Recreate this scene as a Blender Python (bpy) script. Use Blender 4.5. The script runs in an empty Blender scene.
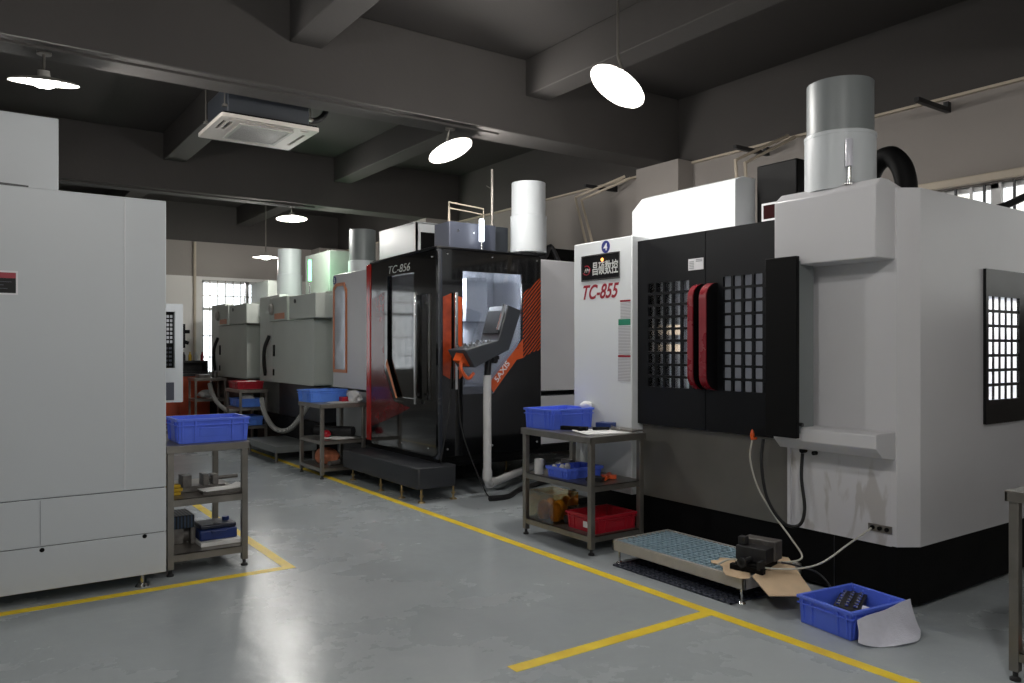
import bpy, bmesh, math, random
from mathutils import Vector, Matrix
random.seed(7)
PI = math.pi
scn = bpy.context.scene
COL = scn.collection

# ---------------------------------------------------------------- materials
def lin(c):
    r = []
    for v in c:
        v = v / 255.0
        r.append(v / 12.92 if v <= 0.04045 else ((v + 0.055) / 1.055) ** 2.4)
    return (r[0], r[1], r[2], 1.0)

def nodes(name):
    m = bpy.data.materials.new(name); m.use_nodes = True
    nt = m.node_tree; nt.nodes.clear()
    out = nt.nodes.new('ShaderNodeOutputMaterial')
    return m, nt, out

def mat(name, col, rough=0.45, metal=0.0, var=0.06, scale=6.0, bump=0.0, bscale=60.0, rvar=0.08, coat=0.0, trans=0.0, spec=0.5):
    m, nt, out = nodes(name)
    b = nt.nodes.new('ShaderNodeBsdfPrincipled')
    nt.links.new(b.outputs[0], out.inputs[0])
    tc = nt.nodes.new('ShaderNodeTexCoord')
    n = nt.nodes.new('ShaderNodeTexNoise'); n.inputs['Scale'].default_value = scale; n.inputs['Detail'].default_value = 4
    nt.links.new(tc.outputs['Object'], n.inputs['Vector'])
    r = nt.nodes.new('ShaderNodeValToRGB'); c = lin(col)
    r.color_ramp.elements[0].position = 0.3; r.color_ramp.elements[1].position = 0.7
    r.color_ramp.elements[0].color = tuple(x * (1 - var) for x in c[:3]) + (1,)
    r.color_ramp.elements[1].color = tuple(min(1, x * (1 + var)) for x in c[:3]) + (1,)
    nt.links.new(n.outputs['Fac'], r.inputs[0]); nt.links.new(r.outputs[0], b.inputs['Base Color'])
    mr = nt.nodes.new('ShaderNodeMapRange'); mr.inputs[3].default_value = max(0.02, rough - rvar); mr.inputs[4].default_value = min(1, rough + rvar)
    nt.links.new(n.outputs['Fac'], mr.inputs[0]); nt.links.new(mr.outputs[0], b.inputs['Roughness'])
    b.inputs['Metallic'].default_value = metal
    b.inputs['Coat Weight'].default_value = coat
    b.inputs['Specular IOR Level'].default_value = spec
    if trans: b.inputs['Transmission Weight'].default_value = trans
    if bump:
        n2 = nt.nodes.new('ShaderNodeTexNoise'); n2.inputs['Scale'].default_value = bscale
        nt.links.new(tc.outputs['Object'], n2.inputs['Vector'])
        bp = nt.nodes.new('ShaderNodeBump'); bp.inputs['Strength'].default_value = bump; bp.inputs['Distance'].default_value = 0.01
        nt.links.new(n2.outputs['Fac'], bp.inputs['Height']); nt.links.new(bp.outputs[0], b.inputs['Normal'])
    return m

def emis(name, col, s):
    m, nt, out = nodes(name)
    e = nt.nodes.new('ShaderNodeEmission'); e.inputs[0].default_value = lin(col); e.inputs[1].default_value = s
    nt.links.new(e.outputs[0], out.inputs[0]); return m

def glass(name, tint, gl=0.12, rough=0.05):
    m, nt, out = nodes(name)
    t = nt.nodes.new('ShaderNodeBsdfTransparent'); t.inputs[0].default_value = lin(tint)
    g = nt.nodes.new('ShaderNodeBsdfGlossy'); g.inputs['Roughness'].default_value = rough
    g.inputs[0].default_value = (1, 1, 1, 1)
    fr = nt.nodes.new('ShaderNodeFresnel'); fr.inputs[0].default_value = 1.45
    ad = nt.nodes.new('ShaderNodeMath'); ad.operation = 'ADD'; ad.inputs[1].default_value = gl - 0.04
    nt.links.new(fr.outputs[0], ad.inputs[0])
    mx = nt.nodes.new('ShaderNodeMixShader')
    nt.links.new(ad.outputs[0], mx.inputs[0]); nt.links.new(t.outputs[0], mx.inputs[1]); nt.links.new(g.outputs[0], mx.inputs[2])
    nt.links.new(mx.outputs[0], out.inputs[0]); return m

def frosted(name, col):
    m, nt, out = nodes(name)
    t = nt.nodes.new('ShaderNodeBsdfTranslucent'); t.inputs[0].default_value = lin(col)
    d = nt.nodes.new('ShaderNodeBsdfDiffuse'); d.inputs[0].default_value = lin(col)
    mx = nt.nodes.new('ShaderNodeMixShader'); mx.inputs[0].default_value = 0.25
    nt.links.new(t.outputs[0], mx.inputs[1]); nt.links.new(d.outputs[0], mx.inputs[2])
    nt.links.new(mx.outputs[0], out.inputs[0]); return m

def floor_mat():
    m, nt, out = nodes('epoxy_floor')
    L = nt.links.new; N = nt.nodes.new
    b = N('ShaderNodeBsdfPrincipled'); L(b.outputs[0], out.inputs[0])
    tc = N('ShaderNodeTexCoord')
    n1 = N('ShaderNodeTexNoise'); n1.inputs['Scale'].default_value = 0.7; n1.inputs['Detail'].default_value = 8; n1.inputs['Roughness'].default_value = 0.62
    L(tc.outputs['Object'], n1.inputs['Vector'])
    r1 = N('ShaderNodeValToRGB')
    r1.color_ramp.elements[0].position = 0.32; r1.color_ramp.elements[0].color = lin((158, 165, 169))
    r1.color_ramp.elements[1].position = 0.68; r1.color_ramp.elements[1].color = lin((170, 177, 180))
    L(n1.outputs['Fac'], r1.inputs[0])
    # oil smudges and scuffs, each with a shape of its own
    n2 = N('ShaderNodeTexNoise'); n2.inputs['Scale'].default_value = 1.9; n2.inputs['Detail'].default_value = 6; n2.inputs['Distortion'].default_value = 1.2
    L(tc.outputs['Object'], n2.inputs['Vector'])
    r2 = N('ShaderNodeValToRGB'); r2.color_ramp.elements[0].position = 0.6; r2.color_ramp.elements[0].color = (0, 0, 0, 1)
    r2.color_ramp.elements[1].position = 0.78; r2.color_ramp.elements[1].color = (0.22, 0.22, 0.22, 1)
    L(n2.outputs['Fac'], r2.inputs[0])
    mx = N('ShaderNodeMixRGB'); mx.inputs[2].default_value = lin((130, 137, 140))
    L(r2.outputs[0], mx.inputs[0]); L(r1.outputs[0], mx.inputs[1])
    mp = N('ShaderNodeMapping'); mp.inputs['Scale'].default_value = (3.0, 14.0, 1.0); mp.inputs['Rotation'].default_value = (0, 0, 0.5)
    L(tc.outputs['Object'], mp.inputs[0])
    n3 = N('ShaderNodeTexNoise'); n3.inputs['Scale'].default_value = 2.2; n3.inputs['Detail'].default_value = 9
    L(mp.outputs[0], n3.inputs['Vector'])
    r3 = N('ShaderNodeValToRGB'); r3.color_ramp.elements[0].position = 0.63; r3.color_ramp.elements[0].color = (0, 0, 0, 1)
    r3.color_ramp.elements[1].position = 0.72; r3.color_ramp.elements[1].color = (0.22, 0.22, 0.22, 1)
    L(n3.outputs['Fac'], r3.inputs[0])
    mx2 = N('ShaderNodeMixRGB'); mx2.inputs[2].default_value = lin((190, 195, 197))
    L(r3.outputs[0], mx2.inputs[0]); L(mx.outputs[0], mx2.inputs[1]); L(mx2.outputs[0], b.inputs['Base Color'])
    mr = N('ShaderNodeMapRange'); mr.inputs[1].default_value = 0.3; mr.inputs[2].default_value = 0.7; mr.inputs[3].default_value = 0.19; mr.inputs[4].default_value = 0.33
    L(n1.outputs['Fac'], mr.inputs[0]); L(mr.outputs[0], b.inputs['Roughness'])
    b.inputs['Specular IOR Level'].default_value = 0.26
    n4 = N('ShaderNodeTexNoise'); n4.inputs['Scale'].default_value = 9; n4.inputs['Detail'].default_value = 5
    L(tc.outputs['Object'], n4.inputs['Vector'])
    bp = N('ShaderNodeBump'); bp.inputs['Strength'].default_value = 0.25; bp.inputs['Distance'].default_value = 0.01
    L(n4.outputs['Fac'], bp.inputs['Height']); L(bp.outputs[0], b.inputs['Normal'])
    return m

def ribbed(name, col, col2, axis, scale, rough=0.3, thr=0.5, dist=0.004):
    """sheet with a fine repeated stripe pattern (grilles, corrugation, hatching)"""
    m, nt, out = nodes(name); L = nt.links.new; N = nt.nodes.new
    b = N('ShaderNodeBsdfPrincipled'); L(b.outputs[0], out.inputs[0]); b.inputs['Roughness'].default_value = rough
    tc = N('ShaderNodeTexCoord'); mp = N('ShaderNodeMapping'); mp.inputs['Rotation'].default_value = axis
    L(tc.outputs['Object'], mp.inputs[0])
    w = N('ShaderNodeTexWave'); w.inputs['Scale'].default_value = scale; w.bands_direction = 'X'
    L(mp.outputs[0], w.inputs['Vector'])
    r = N('ShaderNodeValToRGB'); r.color_ramp.elements[0].position = thr - 0.08; r.color_ramp.elements[0].color = lin(col)
    r.color_ramp.elements[1].position = thr + 0.08; r.color_ramp.elements[1].color = lin(col2)
    L(w.outputs['Fac'], r.inputs[0]); L(r.outputs[0], b.inputs['Base Color'])
    bp = N('ShaderNodeBump'); bp.inputs['Strength'].default_value = 0.5; bp.inputs['Distance'].default_value = dist
    L(w.outputs['Fac'], bp.inputs['Height']); L(bp.outputs[0], b.inputs['Normal'])
    return m

M = {}
M['floor'] = floor_mat()
M['ceiling'] = mat('dark_ceiling_paint', (60, 57, 55), 0.85, var=0.08, scale=1.2, bump=0.15, bscale=30)
M['beam'] = mat('dark_beam_paint', (70, 67, 65), 0.8, var=0.08, scale=1.5, bump=0.15, bscale=25)
M['wall'] = mat('wall_plaster', (152, 146, 141), 0.85, var=0.05, scale=1.1, bump=0.12, bscale=25)
M['wallwhite'] = mat('pale_wall_paint', (222, 219, 215), 0.8, var=0.03, scale=1.1)
M['steel2'] = mat('pale_steel', (178, 174, 168), 0.4, metal=0.4, var=0.08, scale=9)
M['yellow'] = mat('yellow_tape', (250, 212, 52), 0.4, var=0.14, scale=7, bump=0.1)
M['white'] = mat('white_enamel', (205, 205, 208), 0.38, var=0.03, scale=1.5, bump=0.03, bscale=180)
M['whitepanel'] = mat('white_powder_panel', (222, 226, 228), 0.42, var=0.02, scale=0.8, bump=0.04, bscale=220)
M['leftgrey'] = mat('silver_grey_panel', (196, 201, 205), 0.45, var=0.03, scale=0.6, bump=0.05, bscale=260)
M['greygreen'] = mat('grey_green_enamel', (198, 204, 197), 0.5, var=0.05, scale=1.4)
M['greygreen2'] = mat('light_grey_green_enamel', (216, 220, 216), 0.5, var=0.05, scale=1.4)
M['black'] = mat('black_enamel', (13, 13, 15), 0.34, var=0.1, scale=3, spec=.25)
M['blackmatt'] = mat('black_matt', (9, 9, 10), 0.6, var=0.1, scale=5, spec=.15)
M['doorblack'] = mat('door_charcoal_paint', (18, 19, 22), 0.42, var=0.12, scale=3, spec=.2)
M['gloss'] = mat('gloss_black_panel', (14, 15, 17), 0.1, var=0.1, scale=3, rvar=0.03, coat=0.5)
M['darkgrey'] = mat('dark_grey_platform', (42, 44, 48), 0.45, var=0.1, scale=4)
M['slate'] = mat('slate_grey_sheet', (68, 72, 84), 0.4, var=0.05, scale=3)
M['pend'] = mat('pendant_slate_paint', (48, 52, 58), 0.4, var=0.06, scale=3)
M['steel'] = mat('brushed_stainless', (132, 128, 122), 0.36, metal=0.75, var=0.12, scale=9, rvar=0.1)
M['pan'] = mat('brushed_pan_steel', (122, 119, 113), 0.38, metal=0.6, var=0.1, scale=2.5, rvar=0.1)
M['chrome'] = mat('bright_metal', (205, 205, 205), 0.2, metal=1, var=0.05)
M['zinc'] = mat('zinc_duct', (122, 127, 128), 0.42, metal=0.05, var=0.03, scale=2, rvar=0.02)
M['zinclight'] = mat('pale_duct', (198, 203, 206), 0.42, var=0.02, scale=2, rvar=0.02)
M['machined'] = mat('oily_machined_steel', (116, 113, 110), 0.35, metal=0.6, var=0.25, scale=22)
M['darkmetal'] = mat('dark_cast_metal', (44, 44, 46), 0.45, metal=0.3, var=0.25, scale=20)
M['blue'] = mat('blue_crate_plastic', (84, 112, 226), 0.38, var=0.06, scale=8)
M['blue2'] = mat('faded_blue_crate_plastic', (86, 132, 222), 0.4, var=0.06, scale=8)
M['navy'] = mat('navy_plastic', (28, 50, 110), 0.4, var=0.1, scale=8)
M['redplastic'] = mat('red_crate_plastic', (165, 22, 40), 0.4, var=0.08, scale=8)
M['red'] = mat('red_enamel', (128, 18, 32), 0.28, var=0.05, scale=8, coat=0.3)
M['redgloss'] = mat('red_acrylic', (165, 28, 24), 0.15, var=0.15, scale=5)
M['orange'] = mat('orange_vinyl', (205, 84, 36), 0.3, var=0.06, scale=5)
M['orangetrim'] = mat('orange_trim', (206, 128, 88), 0.45, var=0.04)
M['orangecab'] = mat('orange_cabinet_paint', (186, 74, 38), 0.45, var=0.08, scale=5)
M['hatch'] = ribbed('orange_hatch_film', (168, 66, 32), (44, 20, 16), (0, -0.75, 0), 10.0, 0.2, thr=0.5, dist=0.0005)
M['blue_sign'] = mat('blue_sign', (34, 42, 120), 0.4)
M['signwhite'] = mat('white_lettering', (225, 225, 228), 0.5, var=0.02)
M['letterred'] = mat('red_lettering', (150, 22, 44), 0.4, var=0.03)
M['lettersilver'] = mat('silver_lettering', (205, 208, 205), 0.35, var=0.03)
M['green'] = mat('green_label', (28, 130, 100), 0.5)
M['paper'] = mat('paper', (228, 228, 226), 0.8, var=0.03)
M['printed'] = ribbed('printed_label', (205, 206, 208), (150, 150, 154), (0, PI / 2, 0), 26.0, 0.6, thr=0.6, dist=0.0001)
M['cardboard'] = mat('cardboard', (208, 182, 150), 0.85, var=0.08, scale=9, bump=0.1)
M['foam'] = mat('foam_sheet', (216, 217, 230), 0.8, var=0.04, scale=25, bump=0.25, bscale=120)
M['pvc'] = mat('white_pvc', (200, 200, 200), 0.35, var=0.03)
M['conduit'] = mat('cream_conduit', (190, 178, 160), 0.5, var=0.05)
M['rubber'] = mat('black_rubber', (20, 20, 22), 0.55, var=0.1)
M['clearhose'] = mat('clear_hose', (190, 188, 178), 0.25, var=0.05)
M['flexsilver'] = ribbed('flexible_silver_hose', (190, 190, 186), (110, 110, 108), (0, 0, 0), 30.0, 0.35, dist=0.003)
M['rag'] = mat('orange_brown_rag', (176, 108, 78), 0.9, var=0.2, scale=30, bump=0.8, bscale=40)
M['bag'] = mat('crumpled_plastic', (205, 205, 205), 0.35, var=0.1, scale=30, bump=0.8, bscale=30)
M['amber'] = mat('amber_plastic', (232, 152, 30), 0.35, var=0.2, scale=20)
M['yellowtool'] = mat('yellow_tool_paint', (196, 160, 30), 0.45, var=0.15, scale=20)
M['tealgrate'] = mat('blue_grey_grating', (160, 186, 200), 0.35, metal=0.2, var=0.15, scale=20)
M['tealbed'] = mat('dark_teal_tray_floor', (22, 44, 62), 0.35, var=0.2, scale=12)
M['lamp'] = emis('lamp_emitter', (255, 252, 246), 30.0)
M['worklamp'] = emis('machine_work_lamp', (255, 226, 190), 1.6)  # glow for the imitated reflection in the left TC-855 door
M['worklamp_cool'] = emis('machine_strip_lamp', (240, 246, 255), 6.0)
M['greenlamp'] = emis('green_beacon', (110, 255, 150), 5.0)
M['whitebeacon'] = mat('beacon_lens', (225, 225, 235), 0.25, trans=0.2)
M['amberlamp'] = emis('amber_beacon', (255, 170, 90), 2.5)
M['shade'] = mat('lamp_shade_white', (150, 148, 142), 0.4, var=0.03)
M['glass'] = glass('machine_window_glass', (225, 228, 232), 0.10)
M['darkglass'] = glass('smoked_window_glass', (150, 150, 155), 0.12)
M['winglass'] = glass('window_glass', (235, 238, 240), 0.08, 0.02)
M['frost'] = frosted('frosted_acrylic', (235, 237, 240))
M['frostgrey'] = frosted('frosted_grey_acrylic', (140,142,146))
M['inner'] = mat('machine_inner_sheet', (196, 199, 206), 0.3, metal=0.2, var=0.06, scale=3)
M['innerdark'] = mat('machine_inner_dark', (60, 61, 64), 0.4, metal=0.3, var=0.15, scale=6)
M['ac'] = mat('ac_plastic', (205, 198, 190), 0.45, var=0.03)
M['acgrille'] = ribbed('ac_grille', (150, 146, 142), (110, 107, 104), (0, 0, PI / 2), 30.0, 0.5, dist=0.003)
M['fridge'] = mat('dark_fan_metal', (40, 42, 44), 0.5)

# ---------------------------------------------------------------- mesh helpers
class MB:
    def __init__(s): s.v = []; s.f = []
    def add(s, vs, fs):
        o = len(s.v); s.v += [tuple(v) for v in vs]; s.f += [tuple(i + o for i in f) for f in fs]; return s
    def box(s, x0, x1, y0, y1, z0, z1):
        return s.add([(x0,y0,z0),(x1,y0,z0),(x1,y1,z0),(x0,y1,z0),(x0,y0,z1),(x1,y0,z1),(x1,y1,z1),(x0,y1,z1)],
                     [(0,3,2,1),(4,5,6,7),(0,1,5,4),(1,2,6,5),(2,3,7,6),(3,0,4,7)])
    def obox(s, c, size, rot=(0,0,0)):
        R = Matrix.Rotation(rot[2],3,'Z') @ Matrix.Rotation(rot[1],3,'Y') @ Matrix.Rotation(rot[0],3,'X')
        h = [k/2 for k in size]; vs = []
        for sz in (-1,1):
            for sx, sy in ((-1,-1),(1,-1),(1,1),(-1,1)):
                vs.append(Vector(c) + R @ Vector((sx*h[0], sy*h[1], sz*h[2])))
        return s.add(vs, [(0,3,2,1),(4,5,6,7),(0,1,5,4),(1,2,6,5),(2,3,7,6),(3,0,4,7)])
    def prism(s, poly, ax, a0, a1):
        def P(p, a): return {'z': (p[0],p[1],a), 'x': (a,p[0],p[1]), 'y': (p[0],a,p[1])}[ax]
        n = len(poly)
        return s.add([P(p,a0) for p in poly] + [P(p,a1) for p in poly],
                     [tuple(range(n)), tuple(range(2*n-1, n-1, -1))] + [(i,(i+1)%n,n+(i+1)%n,n+i) for i in range(n)])
    def cyl(s, p0, p1, r0, r1=None, n=16, cap=True):
        r1 = r0 if r1 is None else r1
        p0 = Vector(p0); p1 = Vector(p1); d = (p1-p0).normalized()
        a = d.orthogonal().normalized(); b = d.cross(a); vs = []
        for p, r in ((p0,r0),(p1,r1)):
            for i in range(n):
                t = 2*PI*i/n; vs.append(p + a*(r*math.cos(t)) + b*(r*math.sin(t)))
        fs = [(i,(i+1)%n,n+(i+1)%n,n+i) for i in range(n)]
        if cap: fs += [tuple(range(n-1,-1,-1)), tuple(range(n,2*n))]
        return s.add(vs, fs)
    def lathe(s, prof, c, n=28, up=(0,0,1)):
        d = Vector(up).normalized(); a = d.orthogonal().normalized(); b = d.cross(a); c = Vector(c); vs = []; fs = []
        for r, z in prof:
            for i in range(n):
                t = 2*PI*i/n; vs.append(c + d*z + a*(r*math.cos(t)) + b*(r*math.sin(t)))
        for k in range(len(prof)-1):
            for i in range(n):
                j = (i+1)%n; fs.append((k*n+i,k*n+j,(k+1)*n+j,(k+1)*n+i))
        return s.add(vs, fs)
    def tube(s, pts, r, n=10, smooth=0):
        P = [Vector(p) for p in pts]
        if smooth:
            Q = []
            for i in range(len(P)-1):
                p0 = P[max(i-1,0)]; p1 = P[i]; p2 = P[i+1]; p3 = P[min(i+2,len(P)-1)]
                for k in range(smooth):
                    t = k/smooth
                    Q.append(0.5*((2*p1)+(p2-p0)*t+(2*p0-5*p1+4*p2-p3)*t*t+(3*p1-3*p2+p3-p0)*t**3))
            Q.append(P[-1]); P = Q
        vs = []; a = None
        for i, p in enumerate(P):
            d = (P[min(i+1,len(P)-1)] - P[max(i-1,0)]).normalized()
            a = d.orthogonal().normalized() if a is None else (a - d*a.dot(d)).normalized()
            b = d.cross(a); rr = r[i*len(r)//len(P)] if isinstance(r, (list,tuple)) else r
            for k in range(n):
                t = 2*PI*k/n; vs.append(p + a*(rr*math.cos(t)) + b*(rr*math.sin(t)))
        fs = [(i*n+k, i*n+(k+1)%n, (i+1)*n+(k+1)%n, (i+1)*n+k) for i in range(len(P)-1) for k in range(n)]
        fs += [tuple(range(n-1,-1,-1)), tuple((len(P)-1)*n+k for k in range(n))]
        return s.add(vs, fs)
    def blob(s, c, rad, seed=0, amp=0.25, nu=18, nv=12, flat=True):
        rnd = random.Random(seed); ph = [rnd.uniform(0,6.28) for _ in range(8)]; vs = []; fs = []
        for j in range(nv+1):
            th = PI*j/nv
            for i in range(nu):
                f = 2*PI*i/nu
                k = 1+amp*(math.sin(3*f+ph[0]+2*math.sin(2*th+ph[1]))*0.5+math.sin(5*f+ph[2])*math.sin(4*th+ph[3])*0.5)*math.sin(th)
                z = math.cos(th)
                if flat: z = max(z, -0.75)
                vs.append((c[0]+rad[0]*k*math.sin(th)*math.cos(f), c[1]+rad[1]*k*math.sin(th)*math.sin(f), c[2]+rad[2]*z*(0.85+0.15*k)))
        for j in range(nv):
            for i in range(nu):
                fs.append((j*nu+i, j*nu+(i+1)%nu, (j+1)*nu+(i+1)%nu, (j+1)*nu+i))
        return s.add(vs, fs)
    def surf(s, fn, nu, nv, th=0.004):
        top = [[Vector(fn(i/nu, j/nv)) for i in range(nu+1)] for j in range(nv+1)]
        vs = []; fs = []
        for lay in (0,1):
            for j in range(nv+1):
                for i in range(nu+1):
                    du = top[j][min(i+1,nu)]-top[j][max(i-1,0)]; dv = top[min(j+1,nv)][i]-top[max(j-1,0)][i]
                    n = du.cross(dv); n = n.normalized() if n.length > 1e-9 else Vector((0,0,1))
                    vs.append(top[j][i] - n*th*lay)
        W = nu+1; O = W*(nv+1)
        for j in range(nv):
            for i in range(nu):
                a = j*W+i; fs.append((a,a+1,a+1+W,a+W)); fs.append((O+a,O+a+W,O+a+1+W,O+a+1))
        for i in range(nu):
            fs.append((i,O+i,O+i+1,i+1)); a = nv*W+i; fs.append((a,a+1,O+a+1,O+a))
        for j in range(nv):
            a = j*W; fs.append((a,a+W,O+a+W,O+a)); a = j*W+nu; fs.append((a,O+a,O+a+W,a+W))
        return s.add(vs, fs)

def root_loc(p):
    while p is not None and p.parent is not None: p = p.parent
    return Vector(p.location) if p is not None else Vector((0,0,0))

def build(mb, name, m, parent=None, bevel=0.0, smooth=True, local=False, angle=35):
    me = bpy.data.meshes.new(name)
    o0 = Vector((0,0,0)) if local else root_loc(parent)
    me.from_pydata([tuple(Vector(v)-o0) for v in mb.v], [], mb.f)
    bm = bmesh.new(); bm.from_mesh(me)
    bmesh.ops.recalc_face_normals(bm, faces=bm.faces); bm.to_mesh(me); bm.free()
    me.materials.append(m)
    if smooth:
        for p in me.polygons: p.use_smooth = True
        me.set_sharp_from_angle(angle=math.radians(angle))
    o = bpy.data.objects.new(name, me); COL.objects.link(o)
    if parent is not None: o.parent = parent
    if bevel:
        b = o.modifiers.new('bevel','BEVEL'); b.width = bevel; b.segments = 2; b.limit_method = 'ANGLE'; b.angle_limit = math.radians(40)
    return o

def tag(o, label=None, cat=None, group=None, kind=None):
    if label: o['label'] = label
    if cat: o['category'] = cat
    if group: o['group'] = group
    if kind: o['kind'] = kind
    return o

def thing(name, loc, label, cat, group=None, rz=0):
    o = bpy.data.objects.new(name, None); COL.objects.link(o); o.empty_display_size = 0.1
    o.location = loc; o.rotation_euler = (0,0,rz)
    return tag(o, label, cat, group)

def single(mb, name, m, label, cat, group=None, bevel=0.0, smooth=True):
    """a thing that is one mesh; its origin goes to the middle of its base"""
    xs = [v[0] for v in mb.v]; ys = [v[1] for v in mb.v]; zs = [v[2] for v in mb.v]
    c = Vector(((min(xs)+max(xs))/2, (min(ys)+max(ys))/2, min(zs)))
    mb.v = [tuple(Vector(v)-c) for v in mb.v]
    o = build(mb, name, m, None, bevel, smooth, local=True); o.location = c
    return tag(o, label, cat, group)

def struct(mb, name, m, parent=None, label=None, bevel=0):
    o = build(mb, name, m, parent, bevel=bevel)
    if parent is None: o['kind'] = 'structure'
    if label: o['label'] = label
    return o

def kids(o): return [c for c in bpy.data.objects if c.parent is o]
def dup(o, loc=None, rz=None, label=None, group=None):
    def cp(s, par):
        c = s.copy(); COL.objects.link(c)
        if par is not None: c.parent = par
        for k in kids(s): cp(k, c)
        return c
    r = cp(o, None)
    if loc is not None: r.location = loc
    if rz is not None: r.rotation_euler = (0,0,rz)
    if label: r['label'] = label
    if group: r['group'] = group
    return r

def curve_mesh(cu, fix):
    ob = bpy.data.objects.new('tmp', cu); COL.objects.link(ob)
    dg = bpy.context.evaluated_depsgraph_get()
    me = bpy.data.meshes.new_from_object(ob.evaluated_get(dg))
    vs = [v.co.copy() for v in me.vertices]; fs = [tuple(p.vertices) for p in me.polygons]
    bpy.data.objects.remove(ob); bpy.data.curves.remove(cu); bpy.data.meshes.remove(me)
    mb = MB(); mb.v = [tuple(fix(v)) for v in vs]; mb.f = fs
    return mb

def plate(outer, holes, plane, a, th):
    """flat sheet with holes. plane 'x': (u,v)=(y,z) at x=a; 'y': (u,v)=(x,z); 'z': (u,v)=(x,y). a is one face, a+th the other"""
    cu = bpy.data.curves.new('p','CURVE'); cu.dimensions = '2D'; cu.fill_mode = 'BOTH'; cu.extrude = abs(th)/2
    for poly in [outer]+list(holes):
        sp = cu.splines.new('POLY'); sp.points.add(len(poly)-1)
        for k, p in enumerate(poly): sp.points[k].co = (p[0], p[1], 0, 1)
        sp.use_cyclic_u = True
    mid = a+th/2
    fix = {'x': lambda v: (mid+v.z, v.x, v.y), 'y': lambda v: (v.x, mid+v.z, v.y), 'z': lambda v: (v.x, v.y, mid+v.z)}[plane]
    return curve_mesh(cu, fix)

def rect(u0,u1,v0,v1): return [(u0,v0),(u1,v0),(u1,v1),(u0,v1)]
def rrect(u0,u1,v0,v1,r,n=5):
    P = []
    for cx, cy, a0 in ((u1-r,v0+r,-PI/2),(u1-r,v1-r,0),(u0+r,v1-r,PI/2),(u0+r,v0+r,PI)):
        for k in range(n+1):
            t = a0+PI/2*k/n; P.append((cx+r*math.cos(t), cy+r*math.sin(t)))
    return P

def text(body, face, at, w, h, name, m, parent, shear=0.0, bold=0.0, rot=0.0, depth=0.0015, label=None):
    """lettering on a face. face 'X': looks to -X, at=(x,y_left,z_base); 'Y': looks to -Y, at=(x_left,y,z_base). w,h = size of the word"""
    cu = bpy.data.curves.new('t','FONT'); cu.body = body; cu.size = 1.0; cu.shear = shear; cu.offset = bold; cu.extrude = 0.5
    mb = curve_mesh(cu, lambda v: v)
    xs = [v[0] for v in mb.v]; ys = [v[1] for v in mb.v]
    x0, x1, y0, y1 = min(xs), max(xs), min(ys), max(ys)
    out = []
    for v in mb.v:
        u = (v[0]-x0)/(x1-x0)*w; q = (v[1]-y0)/(y1-y0)*h; d = v[2]*depth
        u, q = u*math.cos(rot)-q*math.sin(rot), u*math.sin(rot)+q*math.cos(rot)
        if face == 'X': out.append((at[0]-d, at[1]-u, at[2]+q))
        else: out.append((at[0]+u, at[1]-d, at[2]+q))
    mb.v = out
    o = build(mb, name, m, parent, smooth=False)
    if label: o['label'] = label
    return o

B = lambda *a: MB().box(*a)

# ---------------------------------------------------------------- room shell
XL, XR, Y0, Y1, ZC, ZB = -5.5, 7.15, -3.6, 17.2, 4.57, 3.78
floor = struct(B(XL-.2, XR+.2, Y0-.2, Y1+.2, -.1, 0), 'floor', M['floor'])
struct(B(XL-.2, XR+.2, Y0-.2, Y1+.2, ZC, ZC+.15), 'ceiling', M['ceiling'])
struct(B(XL-.2, XL, Y0, Y1, 0, ZC), 'wall_left', M['wall'])
# right wall: white below the ring beam, with a window opening
wr = plate(rect(Y0, Y1, 0, ZB), [rect(-1.9, 4.6, 1.9, 2.95), rect(8.2, 10.8, 1.9, 2.95)], 'x', XR, .2)
struct(wr, 'wall_right', M['wall'])
struct(B(XR-.01, XR+.2, Y0, Y1, ZB, ZC), 'trim_1', M['beam'])
wf = plate(rect(XL, XR, 0, ZB), [rect(4.12, 6.05, 1.0, 2.98), rect(-1.2, .8, 1.0, 2.98)], 'y', Y1, .2)
struct(wf, 'wall_far', M['wall'])
struct(plate(rect(XL, 6.5, 0, 3.05), [rect(4.12, 6.05, 1.0, 2.98), rect(-1.2, .8, 1.0, 2.98)], 'y', Y1-.03, .03), 'trim_%d' % 90, M['wallwhite'])
struct(B(XL, XR, Y1-.01, Y1+.2, ZB, ZC), 'trim_2', M['beam'])
wb = plate(rect(XL, XR, 0, ZC), [rect(-3.6, -.9, 1.0, 3.0), rect(.6, 3.3, 1.0, 3.0)], 'y', Y0-.2, .2)
struct(wb, 'wall_back', M['wall'])
k = 3
for y in (1.45, 6.63, 11.8):
    struct(B(XL, XR-.01, y, y+.42, ZB, ZC), 'trim_%d' % k, M['beam'], bevel=.012); k += 1
    struct(B(XL, 4.55, y+.09, y+.15, ZB-.02, ZB), 'trim_%d' % k, M['beam']); k += 1
for x in (-5.2, -2.7, -.2, 2.31, 4.83):
    for ya, yb in ((Y0, 1.45), (1.87, 6.63), (7.05, 11.8), (12.22, Y1)):
        struct(B(x, x+.29, ya, yb, 4.19, ZC), 'trim_%d' % k, M['beam'], bevel=.01); k += 1
# concrete pier on the right wall carrying the cross beam
struct(B(6.9, XR, 6.42, 7.12, 0, ZB), 'trim_%d' % k, M['wall']); k += 1
struct(B(6.5, XR, 11.82, 12.3, 0, ZB), 'trim_%d' % k, M['wall']); k += 1
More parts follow.
